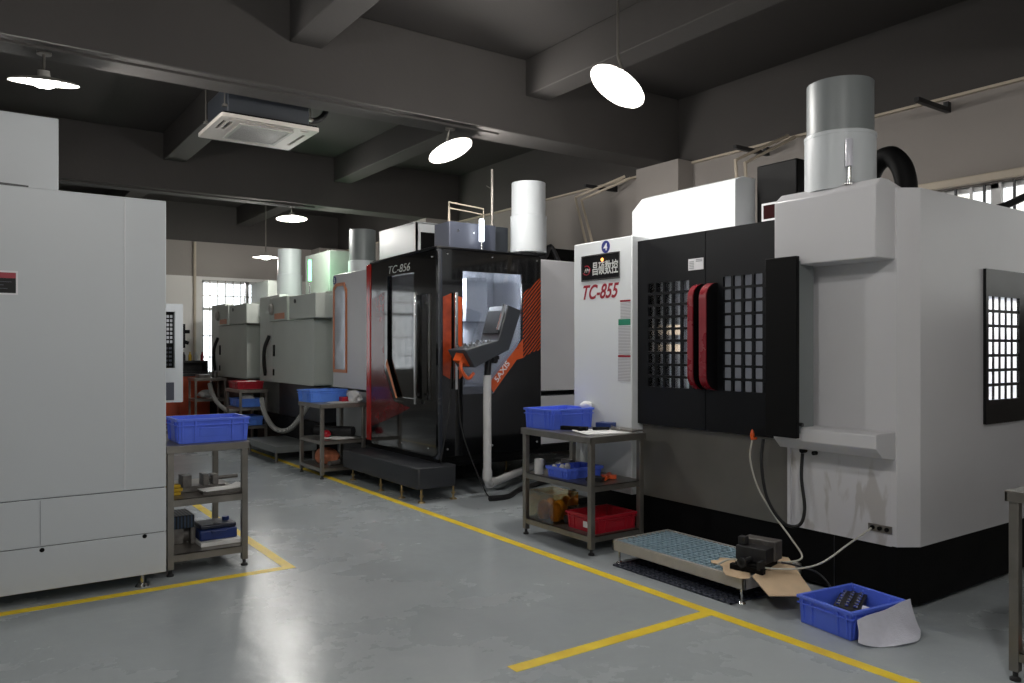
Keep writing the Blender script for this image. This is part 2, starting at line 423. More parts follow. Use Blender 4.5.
# thin painted line / conduit at the top of the right wall, and lintel moulding over its window
struct(B(XR-.04, XR, Y0, 6.41, ZB-.032, ZB-.008), 'trim_%d' % k, M['conduit']); k += 1
struct(B(XR-.04, XR, 7.13, Y1, ZB-.032, ZB-.008), 'trim_%d' % k, M['conduit']); k += 1
struct(B(XR-.07, XR, -2.05, 4.75, 2.96, 3.03), 'trim_%d' % k, M['conduit'], bevel=.01); k += 1
struct(B(6.5, XR, Y1-.5, Y1, 0, ZB), 'trim_%d' % k, M['wall']); k += 1

def window_x(n, y0, y1, z0, z1, step):
    f = MB()
    x = XR+.06
    f.box(x, x+.05, y0, y1, z0, z0+.04).box(x, x+.05, y0, y1, z1-.04, z1)
    y = y0
    while y < y1-.02:
        wdt = .02; f.box(x-.03, x-.01, y, y+wdt, z0, z1); y += step
    f.box(x, x+.05, y0, y0+.05, z0, z1).box(x, x+.05, y1-.05, y1, z0, z1)
    m1 = 3.05
    if y0 < m1 < y1: f.box(x, x+.05, m1, m1+.08, z0, z1)
    o = struct(f, 'window_%d' % n, M['darkmetal'] if False else M['pvc'])
    build(B(x+.06, x+.066, y0, y1, z0, z1), 'glass_pane', M['winglass'], o)
    bars = MB(); y = y0+.12
    while y < y1:
        bars.box(x-.05, x-.03, y, y+.018, z0, z1); y += step
    bars.box(x-.05, x-.03, y0, y1, (z0+z1)/2, (z0+z1)/2+.02)
    b = build(bars, 'security_bars', M['darkgrey'], o); b['label'] = 'dark vertical security bars'
    return o
def window_y(n, x0, x1, z0, z1, yy, step, inward):
    f = MB(); y = yy
    f.box(x0, x1, y, y+.05, z0, z0+.05).box(x0, x1, y, y+.05, z1-.05, z1).box(x0, x0+.05, y, y+.05, z0, z1).box(x1-.05, x1, y, y+.05, z0, z1)
    zt = z0+(z1-z0)*.68
    f.box(x0, x1, y, y+.05, zt, zt+.06)
    f.box((x0+x1)/2-.03, (x0+x1)/2+.03, y, y+.05, z0, z1)
    o = struct(f, 'window_%d' % n, M['pvc'])
    build(B(x0, x1, y+.06, y+.066, z0, z1), 'glass_pane', M['winglass'], o)
    bars = MB(); x = x0+step
    yb = y-.05*inward
    while x < x1-.02:
        bars.box(x, x+.018, yb, yb+.018, z0, z1); x += step
    for z in (z0+.35, z0+.8, zt+.3):
        bars.box(x0, x1, yb, yb+.018, z, z+.018)
    b = build(bars, 'security_bars', M['steel'], o); b['label'] = 'thin steel security bars'
window_x(1, -1.9, 4.6, 1.9, 2.95, .235)
window_x(2, 8.2, 10.8, 1.9, 2.95, .235)
window_y(3, 4.12, 6.05, 1.0, 2.98, Y1+.06, .16, 1)
window_y(4, -1.2, .8, 1.0, 2.98, Y1+.06, .16, 1)
window_y(5, -3.6, -.9, 1.0, 3.0, Y0-.12, .2, -1)
window_y(6, .6, 3.3, 1.0, 3.0, Y0-.12, .2, -1)

# floor marking tape
def line(x0, x1, y0, y1, lab):
    o = build(B(x0, x1, y0, y1, 0, .0015), 'marking_line', M['yellow'], floor); o['label'] = lab
line(3.555, 3.63, -1.0, 16.6, 'long yellow line along the right hand machines')
line(-4.0, 1.93, 5.40, 5.475, 'yellow line in front of the silver cabinet')
line(1.855, 1.93, 5.475, 16.6, 'yellow line along the left hand machines')
line(2.17, 3.555, 3.05, 3.13, 'short yellow line across the aisle')

# ---------------------------------------------------------------- lamps
def lamp(loc, n, top, label, power=120, r=.235):
    n = Vector(n).normalized(); up = -n; L0 = Vector(loc)
    t = thing('pendant_lamp', (loc[0], loc[1], loc[2]), label, 'lamp', 'pendant lamps under the ceiling')
    s = MB().lathe([(0.0,.085),(0.04,.08),(0.045,.035),(.10,.028),(r*.8,.012),(r,-.006),(r,-.012),(r*.8,.004),(.09,.018),(.0,.022)], L0, 36, up)
    build(s, 'lamp_shade', M['shade'], t)
    b = MB().lathe([(0.0,-.05),(.04,-.046),(.075,-.03),(.10,0),(.105,.02),(.0,.02)], L0, 28, up)
    build(b, 'bulb', M['lamp'], t)
    k0 = L0+up*.09
    rd = MB().tube([k0, (k0.x*.3+loc[0]*.7+up.x*.02, k0.y*.3+loc[1]*.7+up.y*.02, loc[2]+.15), (loc[0], loc[1], min(loc[2]+.22, top)), (loc[0], loc[1], top)], .011, 10)
    rd.cyl((loc[0], loc[1], top-.025), (loc[0], loc[1], top), .05)
    build(rd, 'hanging_rod', M['steel'], t)
    ld = bpy.data.lights.new('lamp_light','POINT'); ld.energy = power; ld.shadow_soft_size = .09; ld.color = (1.0, .965, .92)
    lo = bpy.data.objects.new('lamp_light', ld); COL.objects.link(lo); lo.parent = t; lo.location = n*.14
    return t
LP = 75
lamp((4.11, 4.44, 3.56), (-.535, .157, -.833), ZC, 'large pendant lamp hanging on a long rod above the white machine front', LP)
lamp((4.04, 6.84, 3.555), (.25, -.36, -.94), ZB, 'tilted pendant lamp under the nearest cross beam, near middle', LP)
lamp((.505, 6.84, 3.553), (.05, .17, -.985), ZB, 'flat pendant lamp above the silver cabinet, leftmost of the lamps', LP)
lamp((4.22, 12.0, 3.58), (0, -.08, -1), ZB, 'pendant lamp under the second cross beam, above the far machines', LP)
lamp((4.64, 14.6, 3.25), (0, 0, -1), ZC, 'smallest pendant lamp on a long rod near the far wall', 45)
lamp((.5, 2.4, 3.56), (0, 0, -1), ZC, 'pendant lamp above the viewpoint on the left', 60)
lamp((1.7, .3, 3.56), (0, 0, -1), ZC, 'pendant lamp just above the viewpoint', 90)  # unseen lamp added to brighten the white machine front and floor
lamp((4.3, -.6, 3.56), (0, 0, -1), ZC, 'pendant lamp behind the viewpoint on the right', 12)

# ---------------------------------------------------------------- ceiling air conditioner
ac = thing('ceiling_air_conditioner', (2.33, 7.57, 3.60), 'white four-way ceiling air conditioner hanging behind the cross beam', 'air conditioner')
build(plate(rrect(1.88, 2.78, 7.14, 8.0, .02), [rect(1.93,1.965,7.28,7.58), rect(1.985,2.02,7.28,7.58), rect(2.12,2.55,7.19,7.22), rect(1.95,2.08,7.17,7.20) , rect(2.62,2.7,7.2,7.24), rect(2.12,2.55,7.9,7.93), rect(2.69,2.72,7.35,7.8)], 'z', 3.605, .035), 'fascia', M['ac'], ac)
build(B(1.90, 2.76, 7.16, 7.98, 3.632, 3.66), 'duct_tray', M['blackmatt'], ac)
build(plate(rect(2.08, 2.58, 7.28, 7.86), [rect(2.11,2.55,7.31,7.83)], 'z', 3.594, .012), 'grille_frame', M['shade'], ac)
build(B(2.11, 2.55, 7.31, 7.83, 3.596, 3.606), 'intake_grille', M['acgrille'], ac)
build(B(1.95, 2.71, 7.22, 7.92, 3.66, 3.93), 'casing', M['pend'], ac, bevel=.01)
for x in (1.93, 2.73):
    for y in (7.24, 7.9):
        build(MB().cyl((x,y,3.72),(x,y,ZC),.006,n=8).box(x-.02,x+.02,y-.02,y+.02,3.72,3.74), 'hanger_rod', M['steel'], ac)
build(MB().tube([(2.71,7.5,3.8),(2.9,7.5,3.82),(3.0,7.5,4.0),(3.0,7.6,4.56)], .03, smooth=6), 'refrigerant_pipe', M['rubber'], ac)

# ---------------------------------------------------------------- generic props
def drum(loc, top, low, r, z0, z1, label, group='round extraction drums on top of the machines'):
    t = thing('extraction_drum', (loc[0], loc[1], z0), label, 'drum', group)
    zm = z0+(z1-z0)*.52
    build(MB().lathe([(0,0),(r,0),(r,zm-z0),(r*.0,zm-z0)], (loc[0],loc[1],z0), 40), 'lower_shell', low, t)
    build(MB().lathe([(0,zm-z0),(r*.94,zm-z0),(r*.94,z1-z0),(r*.92,z1-z0),(r*.92,z1-z0-.04),(0,z1-z0-.04)], (loc[0],loc[1],z0), 40), 'upper_shell', top, t)
    build(MB().lathe([(r*.95,zm-z0-.02),(r*1.015,zm-z0-.02),(r*1.015,zm-z0),(r*.95,zm-z0+.006)], (loc[0],loc[1],z0), 40), 'clamp_band', low, t)
    return t

def beacon(loc, z0, h, m, label, r=.022):
    t = thing('signal_beacon', (loc[0], loc[1], z0), label, 'signal light')
    build(MB().lathe([(0,0),(.03,0),(.03,.012),(.012,.02),(.012,h*.4)], (loc[0],loc[1],z0), 16), 'stem', M['chrome'], t)
    build(MB().lathe([(0,h*.4),(r,h*.4),(r,h*.96),(r*.8,h),(0,h)], (loc[0],loc[1],z0), 20), 'lens', m, t)
    return t

def crate(L, W, H, m, label, cat='crate', group='stackable plastic crates', ribs=5):
    """open euro crate, origin at the middle of its base"""
    t = thing('plastic_crate', (0,0,0), label, cat, group)
    w = .012; tp = .008
    b = MB()
    o = [(-L/2+tp,-W/2+tp),(L/2-tp,-W/2+tp),(L/2-tp,W/2-tp),(-L/2+tp,W/2-tp)]
    q = [(-L/2,-W/2),(L/2,-W/2),(L/2,W/2),(-L/2,W/2)]
    def ins(P, d): return [(x-math.copysign(d,x), y-math.copysign(d,y)) for x, y in P]
    vs = [(*p,0) for p in o]+[(*p,H) for p in q]+[(*p,H) for p in ins(q,w)]+[(*p,.012) for p in ins(o,w)]
    fs = [(0,3,2,1)]
    for a in (0,4,8):
        for i in range(4): j=(i+1)%4; fs.append((a+i,a+j,a+4+j,a+4+i))
    fs.append((12,13,14,15)); b.add(vs, fs)
    r = MB(); ro = .010
    for z0, z1 in ((H-.018,H),(H*.70,H*.70+.008)):
        e = ro if z1 == H else ro*.8
        r.box(-L/2-e,L/2+e,-W/2-e,-W/2+.004,z0,z1).box(-L/2-e,L/2+e,W/2-.004,W/2+e,z0,z1)
        r.box(-L/2-e,-L/2+.004,-W/2,W/2,z0,z1).box(L/2-.004,L/2+e,-W/2,W/2,z0,z1)
    build(r, 'rim', m, t, bevel=.002, local=True)
    rb = b
    for i in (0, 1, ribs-1, ribs):
        f = i/ribs
        x = -L/2+.03+(L-.06)*f
        for sy in (-1,1):
            rb.prism([(sy*(W/2-tp+.006),.01),(sy*(W/2-.002+.012),H*.9),(sy*(W/2-.02),H*.9),(sy*(W/2-tp-.01),.01)], 'x', x-.006, x+.006)
        y = -W/2+.03+(W-.06)*f
        for sx in (-1,1):
            rb.prism([(sx*(L/2-tp+.006),.01),(sx*(L/2-.002+.012),H*.9),(sx*(L/2-.02),H*.9),(sx*(L/2-tp-.01),.01)], 'y', y-.006, y+.006)
    for sy in (-1, 1):
        rb.prism([(sy*(W/2-tp+.003),H*.25),(sy*(W/2+.004),H*.62),(sy*(W/2-.01),H*.62),(sy*(W/2-tp-.01),H*.25)], 'x', -L*.2, L*.2)
    build(b, 'tub', m, t, bevel=.002, local=True)
    return t

def bench(x0, x1, y0, y1, zt, shelves, label, m=None, leg=.042, nshelf_lip=.045, group='stainless steel work benches'):
    m = m or M['steel']; cx, cy = (x0+x1)/2, (y0+y1)/2
    t = thing('work_bench', (cx,cy,0), label, 'bench', group)
    tt = MB().box(x0-.012,x1+.012,y0-.012,y1+.012,zt-.006,zt)
    tt.box(x0-.012,x1+.012,y0-.012,y0,zt-.05,zt-.004).box(x0-.012,x1+.012,y1,y1+.012,zt-.05,zt-.004)
    tt.box(x0-.012,x0-.004,y0-.012,y1+.012,zt-.05,zt-.004).box(x1+.004,x1+.012,y0-.012,y1+.012,zt-.05,zt-.004)
    build(tt, 'table_top', m, t, bevel=.002)
    for x in (x0, x1-leg):
        for y in (y0, y1-leg):
            l = build(B(x,x+leg,y,y+leg,.045,zt-.006), 'leg', m, t, bevel=.003)
            build(MB().lathe([(0,0),(.024,0),(.024,.012),(.012,.02),(.012,.05)], (x+leg/2,y+leg/2,0), 14), 'foot', M['darkmetal'], l)
    for z in shelves:
        s = MB().box(x0+.004,x1-.004,y0+.004,y1-.004,z-.005,z)
        lp = nshelf_lip
        s.box(x0+leg,x1-leg,y0+.004,y0+.010,z-lp,z).box(x0+leg,x1-leg,y1-.010,y1-.004,z-lp,z)
        s.box(x0+.004,x0+.010,y0+leg,y1-leg,z-lp,z).box(x1-.010,x1-.004,y0+leg,y1-leg,z-lp,z)
        build(s, 'shelf', m, t)
    return t

def papers(x, y, z, L, W, rz, label, m=None, n=3, curl=.01):
    mb = MB()
    R = Matrix.Rotation(rz,3,'Z')
    for i in range(n):
        dx, dy, da = random.uniform(-.015,.015), random.uniform(-.01,.01), random.uniform(-.06,.06)
        R2 = Matrix.Rotation(rz+da,3,'Z')
        def fn(u, v, i=i, dx=dx, dy=dy, R2=R2):
            p = R2 @ Vector(((u-.5)*L, (v-.5)*W, 0)); return (x+dx+p.x, y+dy+p.y, z+.0035*(i+1)+curl*max(0,u-.7)**2*12)
        mb.surf(fn, 8, 3, .0015)
    return single(mb, 'paper_sheets', m or M['paper'], label, 'papers')

# ================================================================ TC-855 machining centre
t = thing('machining_centre', (5.55, 3.85, 0), 'white and black machining centre marked TC-855 with twin gridded doors, nearest on the right', 'machine', 'machining centres')
XF = 4.53; ZW = .37
base = MB().prism([(XF+.02,5.28),(XF+.02,2.50),(4.66,2.42),(6.75,2.42),(6.75,5.28)], 'z', .02, ZW)
build(base, 'base', M['blackmatt'], t, smooth=False)
build(MB().box(4.546,4.55,2.9,2.905,.03,ZW-.01), 'base_seam', M['darkgrey'], t)
# right hand shell: corner post with chamfer, side wall with window opening
post = MB().prism([(XF,2.52),(XF,2.483),(4.645,2.404),(5.0,2.404),(5.0,2.44),(4.66,2.44),(XF+.03,2.52)], 'z', ZW, 2.5)
build(post, 'corner_post', M['white'], t, smooth=False)
build(plate(rect(5.0, 6.75, ZW, 2.5), [rect(5.46,5.93,1.205,1.90), rect(6.02,6.49,1.205,1.90)], 'y', 2.404, .036), 'side_panel', M['white'], t)
sw = build(plate(rect(5.43,6.52,1.053,2.066), [rect(5.465,5.915,1.21,1.89), rect(6.03,6.48,1.21,1.89)], 'y', 2.385, .019), 'side_window_frame', M['black'], t, bevel=.003)
gr = MB()
for x0 in (5.465, 6.03):
    for i in range(1,5): gr.box(x0+i*.09-.009, x0+i*.09+.009, 2.393, 2.401, 1.21, 1.89)
    for j in range(1,7): gr.box(x0, x0+.45, 2.392, 2.402, 1.21+j*.0971-.010, 1.21+j*.0971+.010)
build(gr, 'window_grid', M['black'], sw)
build(B(5.46,6.49,2.405,2.409,1.205,1.895), 'frosted_pane', M['frost'], sw)
# front lower panel, recess panel
gm_ = mat('grimy_white_enamel', (205,205,208), .4, var=.02)
_nt = gm_.node_tree; _b = [n for n in _nt.nodes if n.type == 'BSDF_PRINCIPLED'][0]
_tc = _nt.nodes.new('ShaderNodeTexCoord'); _mp = _nt.nodes.new('ShaderNodeMapping'); _mp.inputs['Scale'].default_value = (5, 5, 1.4)
_nz = _nt.nodes.new('ShaderNodeTexNoise'); _nz.inputs['Scale'].default_value = 1.6; _nz.inputs['Detail'].default_value = 7; _nz.inputs['Distortion'].default_value = .6
_rp = _nt.nodes.new('ShaderNodeValToRGB'); _rp.color_ramp.elements[0].position = .55; _rp.color_ramp.elements[0].color = lin((205,205,208)); _rp.color_ramp.elements[1].position = .62; _rp.color_ramp.elements[1].color = lin((182,180,179))
_nt.links.new(_tc.outputs['Object'], _mp.inputs[0]); _nt.links.new(_mp.outputs[0], _nz.inputs['Vector']); _nt.links.new(_nz.outputs['Fac'], _rp.inputs[0]); _nt.links.new(_rp.outputs[0], _b.inputs['Base Color'])
build(B(XF,XF+.03,2.52,3.225,ZW-.005,1.03), 'lower_front_panel', gm_, t)
build(B(XF-.012,XF,3.205,3.228,ZW,.93), 'panel_edge', M['white'], t)
build(B(XF,XF+.03,2.52,3.30,1.03,2.09), 'recess_panel', M['white'], t)
led = MB().prism([(XF,1.05),(4.335,1.05),(4.32,1.04),(4.32,.965),(4.385,.905),(XF,.885)], 'y', 2.492, 3.19)
build(led, 'control_ledge', M['white'], t, bevel=.004)
hood = MB().prism([(4.32,2.075),(4.32,2.492),(4.39,2.545),(4.46,2.545),(4.64,2.505),(4.64,2.42),(4.56,2.075)], 'y', 2.495, 3.185)
build(hood, 'upper_hood', M['white'], t, bevel=.008)
roof = MB().prism([(4.54,2.51),(4.67,2.435),(6.75,2.435),(6.75,3.2),(4.54,3.2)], 'z', 2.44, 2.497).box(4.53,6.75,3.2,5.28,2.37,2.42)
build(roof, 'roof', M['white'], t)
build(B(6.71,6.75,2.44,5.28,ZW,2.44), 'back_panel', M['white'], t)
build(B(4.6,6.71,5.24,5.28,ZW,2.44), 'left_side_panel', M['white'], t)
# control box swung edge-on
cb = build(B(4.25,4.285,2.972,3.204,.985,2.125), 'control_cabinet', M['blackmatt'], t, bevel=.004)
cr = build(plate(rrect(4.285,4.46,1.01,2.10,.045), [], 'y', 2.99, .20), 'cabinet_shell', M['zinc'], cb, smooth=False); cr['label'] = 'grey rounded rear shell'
build(MB().cyl((4.30,2.99,1.07),(4.30,2.96,1.07),.012), 'latch_pin', M['darkmetal'], cb)
build(B(4.46,4.53,3.04,3.16,1.15,2.0), 'hinge_plate', M['darkgrey'], cb)
# drip pan below the doors
pan = MB().prism([(XF-.01,.362),(XF-.01,.93),(4.475,.945),(4.475,.95),(XF+.05,.95),(XF+.05,.362)], 'y', 3.23, 4.60)
build(pan, 'drip_pan', M['pan'], t)
# doors
def door855(y0, y1, gy0, gy1, nm):
    holes = []
    nc, nr = 5, 9; pw = (gy1-gy0)/nc; ph = (2.07-1.235)/nr
    for i in range(nc):
        for j in range(nr):
            holes.append(rrect(gy0+i*pw+.009, gy0+(i+1)*pw-.009, 1.235+j*ph+.009, 1.235+(j+1)*ph-.009, .006, 2))
    d = build(plate(rect(y0,y1,.945,2.41), holes, 'x', 4.46, .022), 'door', M['doorblack'], t, smooth=False)
    build(B(4.484,4.489,gy0-.02,gy1+.02,1.22,2.085), 'window_pane', M['glass'] if nm == 'L' else M['frostgrey'], d)
    return d
dl = door855(3.885, 4.585, 4.03, 4.48, 'L'); dr = door855(3.215, 3.878, 3.285, 3.73, 'R')
def handle855(y0, y1, par):
    # D-shaped pull standing out from the door, red leading edge
    prof = []
    for k in range(9):
        a = PI/2*k/8; prof.append((4.46-.115*math.sin(a), 2.02-.115*(1-math.cos(a)) if False else 2.02-.11+.11*math.cos(a)))
    for k in range(9):
        a = PI/2*k/8; prof.append((4.46-.115*math.cos(a), 1.245+.11-.11*math.sin(a)))
    h = build(MB().prism(prof, 'y', y0, y1), 'handle', M['black'], par)
    h['label'] = 'black D-shaped pull with a red edge'
    e = MB(); n = len(prof)
    out = [(x-.010, z) for x, z in prof]
    for i in range(n-1):
        e.add([(prof[i][0],y0,prof[i][1]),(prof[i+1][0],y0,prof[i+1][1]),(out[i+1][0],y0,out[i+1][1]),(out[i][0],y0,out[i][1]),
               (prof[i][0],y1,prof[i][1]),(prof[i+1][0],y1,prof[i+1][1]),(out[i+1][0],y1,out[i+1][1]),(out[i][0],y1,out[i][1])],
              [(0,1,2,3),(7,6,5,4),(3,2,6,7),(0,4,5,1)])
    r = build(e, 'red_edge', M['red'], h, angle=50); r['label'] = 'glossy dark red edge strip'
handle855(3.895, 3.945, dl); handle855(3.772, 3.835, dr)
st = build(B(4.457,4.46,3.90,4.045,2.13,2.215), 'warning_sticker', M['signwhite'], t); st['label'] = 'small white sticker with black marks'
build(MB().box(4.4555,4.457,3.99,4.035,2.14,2.2).box(4.4555,4.457,3.91,3.97,2.19,2.208), 'sticker_print', M['printed'], st)
# column panel with sign
cp = build(MB().box(4.40,4.60,4.59,5.316,ZW,2.455), 'column_panel', M['whitepanel'], t, bevel=.008)
sb = build(B(4.394,4.40,4.729,5.2,2.13,2.335), 'name_board', M['black'], cp); sb['label'] = 'black name board with white characters'
build(plate(rect(4.722,5.207,2.123,2.342), [rect(4.732,5.197,2.133,2.332)], 'x', 4.391, .004), 'board_frame', M['chrome'], sb)
text('昌硕数控', 'X', (4.3925, 5.06, 2.165), .315, .115, 'lettering', M['lettersilver'], sb, bold=.012)
lg = MB()
for k in range(24):
    a0, a1 = 2*PI*k/24, 2*PI*(k+1)/24
    if 3 < k < 22:
        lg.prism([(5.14+.05*math.cos(a0), 2.215+.042*math.sin(a0)),(5.14+.05*math.cos(a1), 2.215+.042*math.sin(a1)),(5.14+.043*math.cos(a1), 2.215+.034*math.sin(a1)),(5.14+.043*math.cos(a0), 2.215+.034*math.sin(a0))], 'x', 4.391, 4.394)
build(lg, 'logo_ring', M['letterred'], sb)
text('FM', 'X', (4.3925, 5.165, 2.198), .07, .032, 'logo_letters', M['lettersilver'], sb, shear=.3)
al = build(MB().lathe([(0,0),(.012,.0),(.016,.006),(.012,.012),(0,.014)], (4.391,4.93,2.29), 14, (-1,0,0)), 'indicator_lamp', M['amberlamp'], sb); al['label'] = 'small glowing amber indicator'
text('TC-855', 'X', (4.399, 5.19, 1.965), .45, .125, 'model_lettering', M['letterred'], cp, shear=.35, bold=.022)
ns = build(MB().lathe([(0,0),(.052,0),(.052,.003),(0,.003)], (4.40,4.90,2.395), 28, (-1,0,0)), 'number_disc', M['blue_sign'], cp); ns['label'] = 'round blue disc with white numeral 4'
build(plate(rect(4.838,4.962,2.338,2.452), [], 'x', 4.3985, .0012), 'disc_backing', M['signwhite'], ns)
text('4', 'X', (4.3965, 4.925, 2.365), .045, .06, 'numeral', M['signwhite'], ns, bold=.03)
for (ya, yb, za, zb, mm, nm, lb) in ((4.605,4.725,1.925,1.94,'letterred','label_header','red header strip'),(4.605,4.72,1.79,1.92,'printed','printed_label',None),
      (4.605,4.745,1.735,1.785,'green','label_header','green header strip'),(4.605,4.745,1.50,1.73,'printed','printed_label',None),
      (4.605,4.75,1.475,1.492,'letterred','label_header','thin red header strip'),(4.605,4.75,1.28,1.47,'printed','printed_label',None)):
    o = build(B(4.397,4.40,ya,yb,za,zb), nm, M[mm], cp)
    if lb: o['label'] = lb
# interior
build(B(6.2,6.24,2.5,5.2,.8,2.4), 'inner_wall', M['inner'], t)
build(B(4.6,6.2,2.46,5.2,.93,.97), 'inner_pan', M['innerdark'], t)
ih = MB().box(5.3,5.9,3.5,4.1,1.75,2.42).cyl((5.5,3.8,1.75),(5.5,3.8,1.55),.11).cyl((5.5,3.8,1.55),(5.5,3.8,1.40),.05)
build(ih, 'spindle_head', M['inner'], t)
build(MB().box(4.9,5.9,3.2,4.8,1.12,1.2).box(5.1,5.7,3.5,4.5,.97,1.12), 'work_table', M['machined'], t)
wl = build(B(4.78,4.84,4.48,4.74,1.66,1.74).box(4.78,4.84,4.48,4.74,1.52,1.58), 'work_lamp', M['worklamp'], t); wl['label'] = 'bright machine work lamp behind the left door'  # emissive bars added to imitate a window reflection in the door panes
# outlet panel and hose bib
op = build(B(XF-.008,XF,2.512,2.66,.44,.485), 'outlet_plate', M['steel'], t)
for y in (2.54, 2.585, 2.63): build(MB().cyl((XF-.018,y,.463),(XF-.008,y,.463),.013,n=12), 'socket', M['blackmatt'], op)
build(MB().cyl((XF-.04,3.10,.88),(XF,3.10,.88),.018).cyl((XF-.03,3.02,.87),(XF,3.02,.87),.014), 'hose_fitting', M['blackmatt'], t)
# top covers
cov = MB().prism([(5.214,2.5),(5.214,2.80),(5.10,2.885),(4.05,2.885),(4.05,2.5)], 'x', 5.02, 5.30)
cov = MB()
ys = [(5.214,2.42),(5.214,2.79),(5.09,2.885),(4.05,2.885),(4.05,2.42)]
cov.add([(5.0,y,z) for y,z in ys]+[(5.0+.0,y,z) for y,z in ys][:0]+[(5.10,y,z+(.035 if i in (1,2,3) else 0)) for i,(y,z) in enumerate(ys)]+[(5.25,y,z+(.035 if i in (1,2,3) else 0)) for i,(y,z) in enumerate(ys)],
        [(0,1,2,3,4),(14,13,12,11,10)]+[(i,(i+1)%5,5+(i+1)%5,5+i) for i in range(5)]+[(5+i,5+(i+1)%5,10+(i+1)%5,10+i) for i in range(5)])
co = build(MB().prism([(5.0,2.5),(5.0,2.80),(5.08,2.89),(5.26,2.92),(5.26,2.5)], 'y', 4.09, 5.05).prism([(5.05,2.5),(5.21,2.5),(5.21,2.72),(5.16,2.80),(5.05,2.89)], 'x', 5.08, 5.26) if False else cov, 'top_cover', M['whitepanel'], t, bevel=.004)
co['label'] = 'white box cover with sloped corners on the roof'
bc = build(B(5.2,5.6,3.629,4.0,2.42,3.0), 'rear_cabinet', M['blackmatt'], t, bevel=.012)
sg = build(B(5.19,5.20,3.66,3.93,2.56,2.68), 'display_plate', mat('dark_red_plate',(44,12,14),.7,spec=.1), bc); sg['label'] = 'small dark red plate in a pale frame'
build(plate(rect(3.65,3.94,2.55,2.69), [rect(3.665,3.925,2.565,2.675)], 'x', 5.184, .006), 'plate_frame', M['signwhite'], sg)
build(MB().tube([(4.95,2.93,2.50),(4.95,2.91,2.66),(4.95,2.85,2.77),(4.95,2.76,2.80),(4.95,2.69,2.73),(4.95,2.655,2.62),(4.95,2.65,2.50)], .066, 14, smooth=7), 'cable_duct', M['blackmatt'], t)
drum((4.56,2.87), M['zinc'], M['zinclight'], .212, 2.53, 3.215, 'grey drum on the roof of the TC-855 machine, nearest of the drums')
beacon((4.385,2.70), 2.535, .28, M['whitebeacon'], 'slim white beacon standing before the nearest grey drum')
# hoses hanging at the machine front
single(MB().tube([(4.40,3.33,.94),(4.38,3.33,.78),(4.40,3.30,.55),(4.43,3.20,.40),(4.46,3.10,.395),(4.48,3.07,.50),(4.49,3.10,.70),(4.50,3.10,.86)], .011, 10, smooth=8), 'hose', M['rubber'], 'thick black hose looping down beside the pan edge', 'hose')
single(MB().tube([(4.40,3.42,.93),(4.39,3.43,.80),(4.40,3.38,.62),(4.42,3.28,.46),(4.40,3.12,.32),(4.38,3.02,.22),(4.30,3.06,.19),(4.20,3.10,.20)], .006, 8, smooth=8), 'air_line', M['clearhose'], 'thin clear air line dropping from the red nozzle to the vise', 'hose')
single(MB().lathe([(0,0),(.010,.0),(.016,.03),(.010,.06),(0,.075)], (4.40,3.42,.925), 12).box(4.385,4.415,3.39,3.42,.93,.945), 'air_nozzle', M['orange'], 'small red air nozzle clipped under the right door', 'nozzle')
single(MB().tube([(XF-.02,2.63,.46),(4.42,2.72,.36),(4.28,2.82,.24),(4.15,2.93,.20),(4.02,3.08,.20),(3.93,3.20,.235),(3.88,3.28,.19)], .006, 8, smooth=8), 'air_hose', M['clearhose'], 'clear hose curving from the outlet plate to the vise', 'hose')
single(MB().tube([(4.16,2.95,.03),(4.28,2.86,.02),(4.36,2.80,.06),(4.38,2.90,.14),(4.30,3.0,.18),(4.22,3.06,.2)], .006, 8, smooth=8), 'thin_cable', M['darkgrey'], 'thin dark cable coiled behind the cardboard', 'cable')

# ================================================================ bench beside TC-855 and its load
bench(3.83, 4.375, 4.43, 5.30, .885, (.515, .14), 'stainless bench with a blue crate on top between the TC-855 and TC-856 machines')
BL = 'blue plastic crate on top of the bench beside the TC-855 machine'
c0 = crate(.455, .345, .165, M['blue'], BL)
c0.location = (4.11, 5.165, .885); c0.rotation_euler = (0,0,.03)
papers(4.14, 4.62, .885, .30, .42, 1.3, 'white papers spread on the bench beside the TC-855 machine', curl=.004)
tl = MB().obox((4.0,4.83,.91),(.05,.22,.03),(0,0,.5)).obox((4.03,4.76,.905),(.10,.03,.03),(0,0,.2)).cyl((4.1,4.72,.91),(4.22,4.66,.91),.012)
single(tl, 'drill_tool', M['blackmatt'], 'black hand tool lying on the bench papers', 'tool')
single(MB().obox((4.31,4.80,.915),(.10,.14,.055),(0,0,.3)), 'storage_box', M['navy'], 'small dark purple box behind the blue crate on the bench', 'box', bevel=.004)
single(MB().box(4.24,4.36,4.42,4.68,.90,.912).cyl((4.2,4.5,.915),(4.3,4.72,.915),.008), 'caliper', M['steel'], 'steel caliper lying at the end of the bench papers', 'tool')
single(MB().blob((4.34,5.08,1.065),(.05,.05,.035),4), 'rag', M['paper'], 'white rag tucked behind the bench crate', 'rag')
single(MB().lathe([(0,0),(.036,0),(.038,.004),(.038,.12),(.034,.122),(.033,.01),(0,.01)], (3.89,5.15,.515), 24), 'cup', M['pvc'], 'white plastic cup on the middle shelf', 'cup')
c1 = crate(.36, .26, .085, M['blue'], 'low blue tray on the middle shelf of the TC-855 bench')
c1.location = (4.06, 4.90, .515)
cp3 = [(3.93,5.0),(3.99,4.97),(4.06,4.99)]
for i, p in enumerate(cp3):
    single(MB().lathe([(0,0),(.022,0),(.026,.03),(.014,.05),(0,.052)], (p[0],p[1],.600-.065+.02), 14), 'small_pot', M['pvc'], ('white pot in the low blue tray, nearest the cup','white pot in the low blue tray, middle of the row','white pot in the low blue tray, at the far end')[i], 'pot', 'white pots in the low blue tray')
